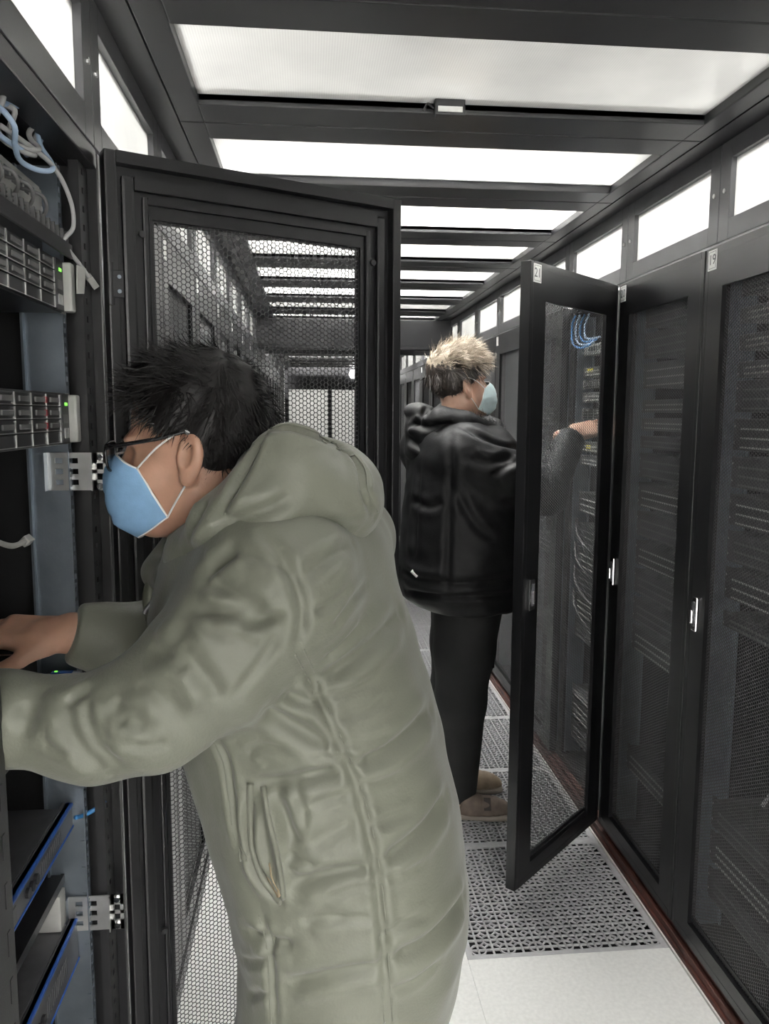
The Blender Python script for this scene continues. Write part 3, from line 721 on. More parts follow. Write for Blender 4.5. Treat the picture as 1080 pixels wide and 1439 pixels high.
def hand_sdf(P, W, B, curl, thumb=(.75, .62, -.25), tcurl=.3, mirror=False, spread=.05, sc=1.0):
    """W wrist, rows of B: fingers, thumb side, back of hand"""
    p = ((P-np.asarray(W, f32))@np.asarray(B, f32).T)/f32(sc)
    if mirror: p = p*np.array([1, -1, 1], f32)
    d = rbox(p, (.048, .0, .0), (.046, .040, .0135), .0125)
    d = smin(d, ell(p, (.030, .022, -.008), (.032, .018, .013)), .015)
    d = smin(d, rcone(p, (-.05, 0, 0), (.015, 0, 0), .026, .024), .02)
    for k, (y, L) in enumerate(((.029, .070), (.010, .079), (-.010, .073), (-.029, .057))):
        c = curl[k] if hasattr(curl, '__len__') else curl
        a = np.array((.086-.004*abs(k-1), y, .002)); ang = c*.6; sp = math.atan(spread*(1.5-k)); r = .0090-.0006*(k == 3)
        for seg, (fr, ac) in enumerate(((.45, c), (.30, c*1.1), (.25, c*.8))):
            b = a+L*fr*np.array((math.cos(ang)*math.cos(sp), math.sin(sp), -math.sin(ang))); r2 = r*.90
            d = smin(d, rcone(p, a, b, r, r2), .006 if seg == 0 else .003); a = b; r = r2; ang += ac
    t = nrm(thumb); a = np.array((.018, .030, -.006)); b = a+t*.036; c2 = nrm(t+np.array((tcurl, -tcurl*.6, -.1))); e = b+c2*.030; g = e+nrm(c2+np.array((tcurl*.6, -tcurl*.3, -.1)))*.022
    d = smin(d, chain(p, [a, b, e, g], [.0145, .0115, .0100, .0082], .004), .010)
    return d*f32(sc)
def strands(roots, nr, dirs, length, width, seg=4, droop=.5, curl=.3, seed=1):
    r = np.random.default_rng(seed); n = len(roots); p = roots.copy(); d = dirs/np.linalg.norm(dirs, axis=1)[:, None]
    side = np.cross(d, nr); side /= np.linalg.norm(side, axis=1)[:, None]+1e-9
    tw = r.normal(size=(n, 3))*.35; side = side+tw; side /= np.linalg.norm(side, axis=1)[:, None]
    bend = r.normal(size=(n, 3))*curl; V = []
    for k in range(seg+1):
        wd = width*(1-.85*(k/seg)**1.5); V.append(np.stack([p-side*wd[:, None]/2, p+side*wd[:, None]/2], 1))
        d = d+bend/seg+np.array((0, 0, -droop/seg)); d /= np.linalg.norm(d, axis=1)[:, None]; p = p+d*(length/seg)[:, None]
    V = np.stack(V, 1).reshape(n, -1, 3); Q = np.array([(2*k, 2*k+1, 2*k+3, 2*k+2) for k in range(seg)])
    return V.reshape(-1, 3), (Q[None]+(np.arange(n)*2*(seg+1))[:, None, None]).reshape(-1, 4)
def ribbed(face, n=3): pass
def make_mask(per, H, m, name='face_mask'):
    nu, nv = 33, 25; V = []; 
    for i in range(nv):
        v = i/(nv-1)
        xc = np.interp(v, [0, .12, .3, .6, .85, 1], [.106, .120, .130, .131, .121, .086]); zc = np.interp(v, [0, .3, .7, 1], [.002, -.028, -.080, -.121])
        xe = np.interp(v, [0, 1], [.066, .030]); ze = np.interp(v, [0, 1], [-.018, -.088]); ye = np.interp(v, [0, .5, 1], [.061, .068, .056])
        for j in range(nu):
            u = -1+2*j/(nu-1); a = u*math.pi/2; k = 1-math.cos(a); k = k**1.15
            pl = .0022*(((v*4) % 1)-.5)*(.12 < v < .9)*math.cos(a)+.0012*math.sin(u*9+v*5)
            V.append(H.w((xc-(xc-xe)*k+pl, ye*math.sin(a), zc+(ze-zc)*k)))
    V = np.array(V); Q = np.array([(i*nu+j, i*nu+j+1, (i+1)*nu+j+1, (i+1)*nu+j) for i in range(nv-1) for j in range(nu-1)])
    o = per.obj(name, V, Q, m); md = o.modifiers.new('thickness', 'SOLIDIFY'); md.thickness = .0012
    b = MB(); G = V.reshape(nv, nu, 3)
    for line in (G[0], G[-1], G[:, 0], G[:, -1]): b.tube([Vector(p) for p in line], .0016, 6)
    per.mb('edge_binding', b, M['maskwhite'], o)
    b = MB()
    for s in (0, -1):
        sy = -1 if s == 0 else 1
        b.tube([Vector(x) for x in smooth_path([G[0, s], H.w((.03, sy*.079, .012)), H.w((-.006, sy*.083, .031)), H.w((-.022, sy*.082, .020))], 6)], .0014, 6)
        b.tube([Vector(x) for x in smooth_path([G[-1, s], H.w((.012, sy*.071, -.062)), H.w((-.006, sy*.080, -.038)), H.w((-.020, sy*.080, -.025))], 6)], .0014, 6)
    per.mb('ear_loop', b, M['maskwhite'], o); return o
M['skin'] = mat('skin', (.43, .245, .17), .5, 0, .12, 25, .08, 400, sub=.12)
M['skin2'] = mat('skin_pale', (.52, .32, .235), .48, 0, .12, 25, .08, 400, sub=.12)
M['blackhair'] = mat('black_hair', (.0075, .0065, .0065), .48, 0, .5, 60, spec=.28)
M['darkhair'] = mat('dark_brown_hair', (.030, .022, .018), .42, 0, .4, 60)
M['blonde'] = mat('dyed_blonde_hair', (.20, .155, .11), .5, 0, .5, 45, col2=(.46, .385, .295))
M['coat'] = mat('olive_green_nylon', (.150, .155, .121), .52, 0, .05, 14, .10, 260, sheen=.15)
M['coatdark'] = mat('olive_green_trim', (.15, .155, .115), .55, 0, .08, 30)
M['lining'] = mat('tan_pocket_lining', (.45, .36, .24), .7)
M['maskblue'] = mat('blue_mask', (.20, .36, .56), .75, 0, .06, 60, .1, 500)
M['maskaqua'] = mat('pale_aqua_mask', (.60, .75, .77), .75, 0, .06, 60, .1, 500)
M['maskwhite'] = mat('white_elastic', (.78, .78, .78), .7)
M['glasses'] = mat('black_acetate', (.012, .012, .013), .25)
M['eye'] = mat('eye_white', (.7, .68, .65), .3)
M['trouser'] = mat('black_trouser', (.0045, .0045, .005), .8, 0, .3, 30)
M['jacket'] = mat('black_nylon', (.0042, .0042, .005), .58, 0, .2, 12, .10, 200, spec=.28)
M['shoe'] = mat('dark_shoe', (.02, .02, .02), .5)
M['slipper'] = mat('taupe_slipper', (.17, .13, .105), .7, 0, .2, 40, .1, 200)
M['slipper2'] = mat('tan_slipper', (.26, .20, .14), .7, 0, .2, 40)
M['sole'] = mat('slipper_sole', (.33, .29, .25), .7)
M['fur'] = mat('hood_trim', (.05, .05, .052), .8)
def lens_mat():
    m = bpy.data.materials.new('clear_lens'); m.use_nodes = True; N = m.node_tree.nodes; L = m.node_tree.links; N.remove(N['Principled BSDF'])
    t = N.new('ShaderNodeBsdfTransparent'); g = N.new('ShaderNodeBsdfGlossy'); g.inputs['Roughness'].default_value = .05; fr = N.new('ShaderNodeFresnel'); x = N.new('ShaderNodeMixShader')
    L.new(fr.outputs[0], x.inputs[0]); L.new(t.outputs[0], x.inputs[1]); L.new(g.outputs[0], x.inputs[2]); L.new(x.outputs[0], N['Material Output'].inputs[0]); return m
M['lens'] = lens_mat()

# ---------------------------------------------------------------- man in the green coat
TH = math.radians(15); YC = 1.16
F1 = np.array((-math.cos(TH), math.sin(TH), 0)); L1 = np.array((-math.sin(TH), -math.cos(TH), 0))
rows = [(700, 258, 500), (760, 245, 530), (850, 218, 566), (950, 236, 600), (1050, 268, 621), (1130, 296, 640), (1200, 318, 652), (1300, 341, 656), (1390, 339, 636), (1439, 336, 617), (1560, 330, 600), (1620, 330, 596)]
tz, tc, ta = [], [], []
for y, xl, xr in rows:
    a, b = at(xl, y, Y=YC), at(xr, y, Y=YC); tz.append((a[2]+b[2])/2); tc.append((a[0]+b[0])/2); ta.append((b[0]-a[0])/2)
tz, tc, ta = [np.array(v)[::-1] for v in (tz, tc, ta)]
ZHEM = .42
tb_z = np.array([.40, .60, .85, 1.05, 1.25, 1.36, 1.45]); tb_b = np.array([.19, .205, .205, .195, .20, .19, .12])
def torso1(P):
    z = P[:, 2]; cx = np.interp(z, tz, tc); a = np.interp(z, tz, ta); b = np.interp(z, tb_z, tb_b)
    # half depth along F so that the outline seen from the side is 'a'
    ad = np.sqrt(np.maximum(a*a-(b*math.sin(TH))**2, .01))/math.cos(TH)
    dx = P[:, 0]-cx; dy = P[:, 1]-YC; f = dx*F1[0]+dy*F1[1]; l = dx*L1[0]+dy*L1[1]
    r = (np.abs(f/ad)**2.35+np.abs(l/b)**2.35)**(1/2.35)
    return (r-1)*np.minimum(ad, b)
SH_L = at(388, 828, Y=.985); SH_R = SH_L+(-L1)*.375+np.array((0, 0, .0))
armL = [SH_L, at(303, 925, Y=.965), at(216, 1000, Y=.96), at(130, 1024, Y=.965), at(0, 1010, Y=.975), at(-45, 1004, Y=.99)]
armLr = [.098, .080, .069, .060, .051, .048]
WR = at(96, 889, Y=1.195)
armR = [SH_R, np.array((-.06, 1.33, 1.20)), at(225, 897, Y=1.26), at(160, 898, Y=1.215), WR+np.array((.006, 0, 0))]
armRr = [.085, .068, .058, .050, .044]
def sleeve(P, pts, rs):
    W = np.array(pts[-1]); ax = nrm(W-np.array(pts[-2]))
    return smax(chain(P, pts, rs, .03), (P-W.astype(f32))@ax.astype(f32), .008)
def coat1(P):
    d = torso1(P); z = P[:, 2]
    d = smax(d, ZHEM-z, .02)
    top = rcone(P, SH_L+np.array((0, .03, .012)), SH_R+np.array((0, -.03, .012)), .088, .085)
    d = smax(d, z-1.42-.10*(np.interp(z, tz, tc)-P[:, 0]), .05); d = smin(d, top, .06)
    d = smin(d, sleeve(P, armL, armLr), .035)
    d = smin(d, sleeve(P, armR, armRr), .03)
    return d.astype(f32)
V, Q = surfnet(coat1, (-.60, .80, .38), (.36, 1.50, 1.52), .0038)
V = relax(V, Q, 2); N = normals(V, Q)
V += N*(.0026*vnoise(V, 22, 3)+.0012*vnoise(V, 48, 4))[:, None]
seam_px = [(420, 915), (437, 950), (450, 985), (470, 1030), (487, 1070), (505, 1120), (522, 1190), (531, 1250), (537, 1310), (541, 1370), (546, 1436)]
folds = [([(450, 956), (500, 925), (535, 895), (562, 862)], .011, .011), ([(498, 1078), (545, 1055), (580, 1028), (605, 998)], .011, .012), ([(537, 1211), (575, 1185), (605, 1155), (627, 1118)], .011, .012), ([(544, 1350), (600, 1325), (638, 1285), (652, 1258)], .011, .012),
 ([(423, 815), (460, 785), (495, 764)], .010, .006), ([(355, 1102), (400, 1098), (440, 1090), (484, 1078)], .010, .010), ([(410, 1243), (470, 1228), (522, 1220)], .010, .010), ([(400, 1384), (470, 1370), (540, 1357)], .010, .010),
 ([(372, 997), (415, 1022), (467, 1050)], .010, .009), ([(400, 975), (430, 985), (460, 988)], .008, .007), ([(382, 1110), (398, 1150), (420, 1192)], .009, .007), ([(345, 1310), (380, 1322), (412, 1330)], .009, .009), ([(430, 1190), (470, 1170), (505, 1150)], .010, .004), ([(425, 1300), (450, 1285), (490, 1290)], .009, .004),
 (seam_px, .006, .006), ([(305, 1040), (318, 1070), (325, 1110), (331, 1160), (342, 1210)], .006, .006), ([(368, 1285), (380, 1330), (383, 1380), (386, 1439)], .006, .006),
 ([(370, 750), (400, 790), (420, 835), (424, 870), (418, 905)], .007, .007), ([(394, 888), (362, 938), (322, 985)], .006, .004),
 ([(97, 992), (101, 1025), (120, 1058), (150, 1082)], .009, .008), ([(97, 992), (110, 978), (128, 968)], .007, .006), ([(164, 978), (163, 1003), (176, 1020)], .008, .008), ([(122, 982), (124, 1010), (138, 1048), (170, 1075)], .008, .008), ([(146, 975), (147, 1010), (150, 1045)], .008, .005), ([(208, 905), (235, 922), (262, 945)], .010, .006), ([(168, 985), (190, 1010), (205, 1022)], .009, .006), ([(30, 985), (36, 1010), (30, 1035)], .011, .005), ([(62, 960), (50, 990), (42, 1010)], .012, .004),
 ([(289, 803), (310, 790), (333, 772)], .009, .009), ([(297, 815), (335, 838), (376, 858)], .010, .008), ([(270, 858), (330, 862), (394, 877)], .009, .010), ([(253, 903), (280, 940), (312, 984)], .010, .006), ([(200, 940), (240, 905), (262, 870)], .012, .004), ([(225, 955), (240, 985), (250, 1010)], .012, .005),
 ([(352, 1120), (350, 1180), (362, 1225), (392, 1266)], .006, .012), ([(378, 1105), (388, 1170), (398, 1262)], .008, -.008)]
creases = [[(455, 978), (490, 970), (525, 955)], [(470, 1012), (510, 1003), (548, 982)], [(480, 1046), (515, 1042), (552, 1028)], [(500, 1100), (530, 1098), (562, 1088)], [(515, 1160), (545, 1155), (582, 1138)], [(528, 1232), (560, 1228), (594, 1212)], [(435, 1062), (460, 1064), (482, 1070)], [(432, 1132), (465, 1122), (497, 1110)], [(455, 1262), (490, 1250), (527, 1240)], [(432, 1296), (480, 1292), (530, 1290)], [(404, 1200), (424, 1210), (444, 1214)],
 [(340, 772), (372, 788), (402, 802)], [(330, 884), (366, 872), (402, 860)], [(282, 880), (316, 892), (352, 898)], [(455, 925), (480, 905), (505, 880)], [(470, 880), (490, 850), (515, 820)], [(440, 860), (465, 850), (490, 830)], [(548, 1390), (580, 1380), (615, 1350)], [(535, 1320), (560, 1300), (600, 1285)], [(60, 1040), (75, 1052), (95, 1062)], [(180, 1045), (205, 1050), (235, 1040)], [(195, 960), (215, 970), (230, 990)], [(345, 1060), (365, 1050), (395, 1052)], [(415, 1100), (425, 1140), (428, 1170)], [(340, 1350), (360, 1352), (378, 1346)], [(350, 1400), (365, 1396), (380, 1398)]]
folds += [(c, .0058, .0036 if i % 2 else .0046) for i, c in enumerate(creases)]
ls = pix_cast(V, Q, [f[0] for f in folds]); V = fold(V, N, ls, [(f[1], f[2]) for f in folds]); V = relax(V, Q, 1, .3)
coatV, coatQ = V, Q
HD = Head(at(272, 634, Y=1.125), (-.995, .07, -.05), (-.05, 0, 1), .95)
HB = np.array([nrm((-.985, .05, .06)), nrm((-.05, -.985, -.22)), (0, 0, 1)]); HB[2] = np.cross(HB[0], HB[1]); HB[1] = np.cross(HB[2], HB[0])
armLd = nrm(armL[-1]-armL[-2]); HBL = np.array([nrm(armLd+np.array((-.2, .1, -.1))), (0, 0, 0), (0, 0, 1)]); HBL[1] = nrm(np.cross(HBL[2], HBL[0])); HBL[2] = np.cross(HBL[0], HBL[1])
HW = WR+np.array((-.010, .0, -.002))
def body1(P):
    d = HD.sdf(P)
    neck = HD.w((-.05, 0, -.20)); mid = (SH_L+SH_R)/2
    d = smin(d, rcone(P, neck, mid+np.array((.03, 0, -.10)), .062, .08), .03)
    d = smin(d, chain(P, [mid+np.array((.03, 0, -.10)), np.array((.06, YC, 1.05)), np.array((.07, YC, .75))], [.08, .09, .09]), .03)
    for A in (armL, armR): d = smin(d, chain(P, [mid+np.array((.02, 0, -.05))]+A, [.06, .05, .045, .04, .035, .03, .027][:len(A)+1]), .02)
    d = smin(d, hand_sdf(P, HW, HB, (.42, .40, .42, .48), (.72, .55, -.35), .25, sc=.98), .01)
    d = smin(d, hand_sdf(P, armL[-1], HBL, .35, mirror=True), .01)
    for s in (1, -1): d = smin(d, chain(P, [np.array((.07, YC, .75))+L1*.09*s, np.array((.05, YC, .45))+L1*.10*s, np.array((.08, YC, .12))+L1*.10*s], [.09, .055, .04]), .02)
    return d.astype(f32)
p1 = Person((.07, YC, 0))
V, Q = surfnet(body1, (-.66, .85, .05), (.32, 1.52, 1.80), .0028)
V = relax(V, Q, 1, .3)
p1.obj('person', V, Q, M['skin'], label='man in long olive green padded coat and blue mask leaning into the left cabinet', cat='person')
coat = p1.obj('coat', coatV, coatQ, M['coat'])
# piping beside the seams and the stitched front edge
def ridge(name, line, off, r, m, parent, per, V, Q):
    L = pix_cast(V, Q, [line])[0]; P = L[:, :3]; Nn = L[:, 3:]; b = MB()
    T = np.gradient(P, axis=0); S = np.cross(T, Nn); S /= np.linalg.norm(S, axis=1)[:, None]+1e-9
    for o in off: b.tube([Vector(p) for p in P+S*o+Nn*r*.2], r, 6)
    per.mb(name, b, m, parent)
ridge('side_seam', seam_px, (-.0058, .0058), .0017, M['coat'], coat, p1, coatV, coatQ)
ridge('front_seam', [(305, 1040), (318, 1070), (325, 1110), (331, 1160), (342, 1210)], (-.005, .005), .0013, M['coat'], coat, p1, coatV, coatQ)
ridge('front_seam', [(368, 1285), (380, 1330), (383, 1380), (386, 1439)], (-.005, .005), .0013, M['coat'], coat, p1, coatV, coatQ)
L = pix_cast(coatV, coatQ, [[(379, 1212), (384, 1235), (394, 1256), (389, 1258), (380, 1246), (373, 1228)]])[0]
b = MB(); P = [Vector(p[:3])+Vector(p[3:])*.003 for p in L[::4]]; b.add(P+[p-Vector(L[0][3:])*.006 for p in P], [tuple(range(len(P)))]+[(i, (i+1) % len(P), len(P)+(i+1) % len(P), len(P)+i) for i in range(len(P))])
p1.mb('pocket_lining', b, M['lining'], coat, False)
ridge('pocket_welt', [(352, 1100), (351, 1150), (355, 1195), (370, 1235), (396, 1268)], (0,), .0050, M['coat'], coat, p1, coatV, coatQ)
ridge('pocket_welt', [(370, 1105), (378, 1150), (390, 1205), (398, 1262)], (0,), .0040, M['coat'], coat, p1, coatV, coatQ)
# hood lying on the shoulders, with the stand-up collar running to the front
hc = at(425, 682, Y=1.14)
colpts = [at(408, 662, Y=1.01), at(372, 704, Y=.995), at(322, 742, Y=1.01), at(276, 782, Y=1.07), at(246, 812, Y=1.14)]
colpts2 = [p*np.array((1, -1, 1))+np.array((0, 2*1.15, 0))+np.array((-.03, .03, 0)) for p in colpts]
def hood1(P):
    B = np.array([nrm((1, -.12, -.45)), nrm((.12, 1, 0)), (0, 0, 1)]); B[2] = np.cross(B[0], B[1]); B[1] = np.cross(B[2], B[0])
    d = ell(P, hc+np.array((.005, 0, -.004)), (.112, .150, .074), B)
    d = smin(d, ell(P, at(470, 692, Y=1.12), (.062, .135, .066)), .03)
    d = smin(d, chain(P, colpts, [.056, .050, .045, .037, .030], .02), .045)
    d = smin(d, chain(P, colpts2, [.056, .048, .042, .034, .030], .02), .045)
    d = smax(d, -rcone(P, HD.w((-.02, 0, -.03)), HD.w((-.05, 0, -.20)), .066, .070), .012)      # opening round the neck
    return d.astype(f32)
V, Q = surfnet(hood1, (-.32, .85, 1.22), (.25, 1.48, 1.66), .0042)
V = relax(V, Q, 2); N = normals(V, Q); V += N*(.003*vnoise(V, 24, 8)+.0015*vnoise(V, 55, 9))[:, None]
hf = [([(374, 606), (355, 640), (330, 685), (311, 722)], .007, .008), ([(315, 738), (350, 726), (381, 714), (414, 698)], .009, .009), ([(377, 607), (412, 603), (470, 626), (504, 656), (511, 692), (527, 725)], .007, .008), ([(268, 777), (300, 755), (327, 741)], .008, .006), ([(290, 700), (275, 730), (262, 760)], .008, .006), ([(400, 740), (460, 735), (505, 745)], .010, .004)]
ls = pix_cast(V, Q, [f[0] for f in hf]); V = fold(V, N, ls, [(f[1], f[2]) for f in hf])
hood = p1.obj('hood', V, Q, M['coat']); ridge('rim_seam', hf[2][0], (-.006, .006), .0012, M['coat'], hood, p1, V, Q)
ridge('hood_seam', hf[0][0], (-.004,), .0012, M['coat'], hood, p1, V, Q)
# zip of the open front with its pull
b = MB(); zp = [at(222, 800, Y=1.17), at(210, 835, Y=1.17), at(214, 870, Y=1.16), at(225, 900, Y=1.15)]
b.tube([Vector(p) for p in smooth_path(zp, 6)], .010, 8); p1.mb('front_placket', b, M['coatdark'])
b = MB(); b.tube([Vector(p) for p in smooth_path([at(214, 846, Y=1.15), at(206, 856, Y=1.15), at(203, 862, Y=1.15)], 4)], .004, 6); p1.mb('zip_pull', b, M['steel'])
# trousers and shoes (below the picture)
def legs1(P):
    d = None
    for s in (1, -1):
        q = chain(P, [np.array((.08, YC, .78))+L1*.085*s, np.array((.055, YC, .46))+L1*.095*s, np.array((.085, YC, .10))+L1*.10*s], [.11, .078, .066]); d = q if d is None else smin(d, q, .01)
    return smax(d, .07-P[:, 2], .01).astype(f32)
V, Q = surfnet(legs1, (-.15, .9, .04), (.3, 1.45, .92), .008); p1.obj('trousers', relax(V, Q, 2), Q, M['trouser'])
for s in (1, -1):
    A = np.array((.085, YC, 0))+L1*.10*s
    def shoe(P, A=A):
        d = ell(P, A+F1*.075+np.array((0, 0, .035)), (.135, .050, .042), np.array([F1, L1, (0, 0, 1)])); d = smin(d, rcone(P, A+np.array((0, 0, .04)), A+np.array((0, 0, .10)), .048, .045), .03); return smax(d, .002-P[:, 2], .006).astype(f32)
    V, Q = surfnet(shoe, A-.24*np.array((1, 1, .05)), A+np.array((.24, .24, .16)), .006); p1.obj('shoe', relax(V, Q, 1), Q, M['shoe'])
make_mask(p1, HD, M['maskblue'])
def make_hair(per, H, cap, h, mats, names, n, flow, lenf, widths, seed, split=None, bounds=.16, droop=.5, curl=.3):
    V, Q = surfnet(cap, H.O-bounds, H.O+bounds, h); V = relax(V, Q, 1); N = normals(V, Q)
    p = H.loc(V.astype(f32)); cen = V[Q].mean(1); cp = H.loc(cen.astype(f32)); sel = np.zeros(len(Q), int) if split is None else split(cp).astype(int)
    hobj = per.obj(names[0], V, Q, mats, midx=sel)
    r = np.random.default_rng(seed); ok = np.nonzero((np.einsum('ij,ij->i', N, V-H.O) > 0))[0]; idx = r.choice(ok, n)
    roots = V[idx]+r.normal(size=(n, 3))*.0015-N[idx]*.003; pl = H.loc(roots.astype(f32)); nl = N[idx]@H.B.T
    d = flow(pl, nl, r); L = lenf(pl, r); D = d@H.B
    w = r.uniform(*widths, n); SV, SQ = strands(roots, N[idx], D, L, w, 4, droop, curl, seed)
    s2 = np.zeros(n, int) if split is None else split(pl).astype(int)
    per.obj('strands', SV, SQ, mats, hobj, midx=np.repeat(s2, 4), kind='stuff'); return hobj
def cap1(P):
    p = HD.loc(P); q = p.copy(); q[:, 1] = np.abs(q[:, 1])
    d = ell(p, (-.012, 0, .047), (.108, .087, .102))+f32(.0035)*np.sin(p[:, 0]*90+p[:, 2]*60).astype(f32)*np.sin(p[:, 1]*95)
    line = np.interp(p[:, 0], [-.12, -.06, -.03, -.005, .012, .035, .055, .075, .11], [-.058, -.055, -.040, .030, .022, .034, .070, .074, .070])
    d = smax(d, (line-p[:, 2]).astype(f32), .010); return smax(d, -ell(p, (-.008, 0, .04), (.088, .070, .082)), .004).astype(f32)
def flow1(p, n, r):
    v = n*.32+np.stack([.30+0*p[:, 0], .05*np.sign(p[:, 1]), -.45-0*p[:, 0]], 1)
    top = p[:, 2] > .09; v[top] = n[top]*.38+np.array((.65, .12, .0)); fr = (p[:, 0] > .06); v[fr] = n[fr]*.35+np.array((.45, 0, .0)); back = p[:, 0] < -.05; v[back] = n[back]*.45+np.array((-.05, 0, -.75))
    k = np.stack([np.sin(p[:, 1]*140+p[:, 2]*70), np.sin(p[:, 0]*120+2), np.cos(p[:, 0]*150+p[:, 1]*90)], 1)
    return v+k*.28+r.normal(size=p.shape)*.16
def len1(p, r): return np.where(p[:, 2] > .05, r.uniform(.020, .042, len(p)), r.uniform(.008, .020, len(p)))
make_hair(p1, HD, cap1, .004, [M['blackhair']], ['hair'], 9000, flow1, len1, (.0008, .0020), 11, droop=.35)
# eyes, brows and glasses
for s in (1, -1):
    b = MB(); c = HD.w((.062, .029*s, .000)); bm = bmesh.new(); bmesh.ops.create_uvsphere(bm, u_segments=16, v_segments=10, radius=.0125)
    b.m(0).add([np.array(v.co)+c for v in bm.verts], [[v.index for v in f.verts] for f in bm.faces]); bm.free()
    b.m(1).tube([Vector(HD.w((.0735, .029*s, 0))), Vector(HD.w((.0752, .029*s, 0)))], .0055, 12)
    p1.mb('eye', b, [M['eye'], M['blackhair']])
for s in (1, -1):
    b = MB(); b.tube([Vector(HD.w(q)) for q in ((.090, .012*s, .020), (.090, .030*s, .025), (.078, .050*s, .020))], [.003, .0035, .0015], 6); p1.mb('eyebrow', b, M['blackhair'])
g = empty('glasses', (0, 0, 0)); g.parent = p1.root; g.location = (0, 0, 0)
bf = MB()
for s in (1, -1):
    pts = [(.108-.10*abs(yy-.0)**1*.25, yy*s, zz) for yy, zz in ((.010, .014), (.020, .019), (.045, .019), (.062, .014), (.064, -.004), (.055, -.018), (.030, -.020), (.012, -.014), (.009, 0), (.010, .014))]
    bl = MB(); bt = MB(); W = [Vector(HD.w(p)) for p in pts]; bf.tube([Vector(v) for v in smooth_path([tuple(q) for q in W], 4)], .0019, 6, False)
    bl.add(W[:-1], [tuple(range(len(W)-1))])
    bt.tube([Vector(HD.w(p)) for p in ((.106, .064*s, .012), (.090, .074*s, .015), (.03, .081*s, .022), (-.008, .083*s, .030), (-.022, .081*s, .018))], [.0028, .0030, .0028, .0024, .0015], 6); p1.mb('lens', bl, M['lens'], g, False); p1.mb('temple', bt, M['glasses'], g)
bf.tube([Vector(HD.w(p)) for p in ((.106, .010, .008), (.111, 0, .010), (.106, -.010, .008))], .0017, 6)
p1.mb('frame', bf, M['glasses'], g)
# computer mouse under the right hand
mc = HW+HB[0]*.085+HB[2]*-.028
def mouse(P):
    d = ell(P, mc, (.052, .029, .021), HB); return smax(d, -((P-mc.astype(f32))@HB[2].astype(f32))-f32(.014), .006).astype(f32)
pm1 = Person((mc[0], mc[1], mc[2]-.014)); V, Q = surfnet(mouse, mc-.08, mc+.08, .003)
pm1.obj('computer_mouse', V, Q, M['glasses'], label='black computer mouse under the hand of the man in green', cat='mouse')
b = MB(); b.tube([Vector(mc+HB[0]*.03+HB[2]*.0205+HB[1]*-.004), Vector(mc+HB[0]*.03+HB[2]*.0205+HB[1]*.004)], .006, 10); pm1.mb('scroll_wheel', b, M['greyplastic'])
b = MB(); b.tube([Vector(p) for p in smooth_path([mc+HB[0]*.045+HB[1]*.02+HB[2]*.002, mc+HB[1]*.0288+HB[2]*.004, mc-HB[0]*.045+HB[1]*.018+HB[2]*.002], 6)], .0015, 6); pm1.mb('trim_line', b, M['chrome'])
# ---------------------------------------------------------------- man in the black jacket
Y2 = 2.92; T2 = math.radians(14); F2 = np.array((math.cos(T2), math.sin(T2), 0)); L2 = np.array((-math.sin(T2), math.cos(T2), 0))
B2 = at(655, 1140, Z=0)
rows2 = [(560, 612, 690), (600, 592, 712), (650, 577, 732), (700, 570, 742), (760, 562, 746), (805, 557, 744), (835, 566, 736), (852, 588, 722), (870, 592, 716)]
uz, uc, ua = [], [], []
for y, xl, xr in rows2:
    a, b = at(xl, y, Y=Y2), at(xr, y, Y=Y2); uz.append((a[2]+b[2])/2); uc.append((a[0]+b[0])/2); ua.append((b[0]-a[0])/2)
uz, uc, ua = [np.array(v)[::-1] for v in (uz, uc, ua)]
ZJ = at(640, 852, Y=Y2)[2]
SR2 = at(655, 640, Y=2.76); SL2 = SR2+L2*.36
armR2 = [SR2, at(715, 672, Y=2.72), at(768, 694, Y=2.74), at(803, 612, Y=2.845)]; armR2r = [.100, .084, .074, .050]
armL2 = [SL2, np.array((.50, 3.15, 1.16)), np.array((.56, 3.12, .95))]; armL2r = [.095, .075, .05]
def jacket2(P):
    z = P[:, 2]; cx = np.interp(z, uz, uc); a = np.interp(z, uz, ua); b = np.interp(z, [.85, 1.0, 1.3, 1.45, 1.6], [.20, .225, .22, .20, .10])
    ad = np.sqrt(np.maximum(a*a-(b*math.sin(T2))**2, .012))/math.cos(T2)
    dx = P[:, 0]-cx; dy = P[:, 1]-Y2; f = dx*F2[0]+dy*F2[1]; l = dx*L2[0]+dy*L2[1]
    r = (np.abs(f/ad)**2.3+np.abs(l/b)**2.3)**(1/2.3); d = (r-1)*np.minimum(ad, b)
    d = smax(d, ZJ-z, .03); d = smax(d, z-1.52, .08)
    d = smin(d, rcone(P, SR2+np.array((-.02, .03, .01)), SL2+np.array((-.02, -.03, .01)), .09, .09), .06)
    d = smin(d, sleeve(P, armR2, armR2r), .04); d = smin(d, sleeve(P, armL2, armL2r), .04)
    return d.astype(f32)
V, Q = surfnet(jacket2, (.22, 2.50, .80), (1.12, 3.36, 1.62), .0065)
V = relax(V, Q, 2); N = normals(V, Q); V += N*(.004*vnoise(V, 18, 21)+.002*vnoise(V, 42, 22))[:, None]
f2 = [([(634, 610), (632, 680), (630, 760), (628, 840)], .012, .008), ([(660, 640), (690, 650), (725, 640)], .014, .014), ([(690, 670), (712, 655), (735, 645)], .012, .010), ([(650, 600), (690, 620), (730, 632)], .012, .010), ([(575, 700), (600, 712), (625, 705)], .014, .008), ([(562, 800), (590, 815), (640, 820), (715, 815)], .014, .012), ([(570, 830), (600, 835), (650, 838), (715, 835)], .010, .010), ([(640, 690), (670, 740), (700, 760)], .014, .008), ([(590, 650), (585, 720), (580, 790)], .014, .006)]
ls = pix_cast(V, Q, [f[0] for f in f2]); V = fold(V, N, ls, [(f[1], f[2]) for f in f2]); jV, jQ = V, Q
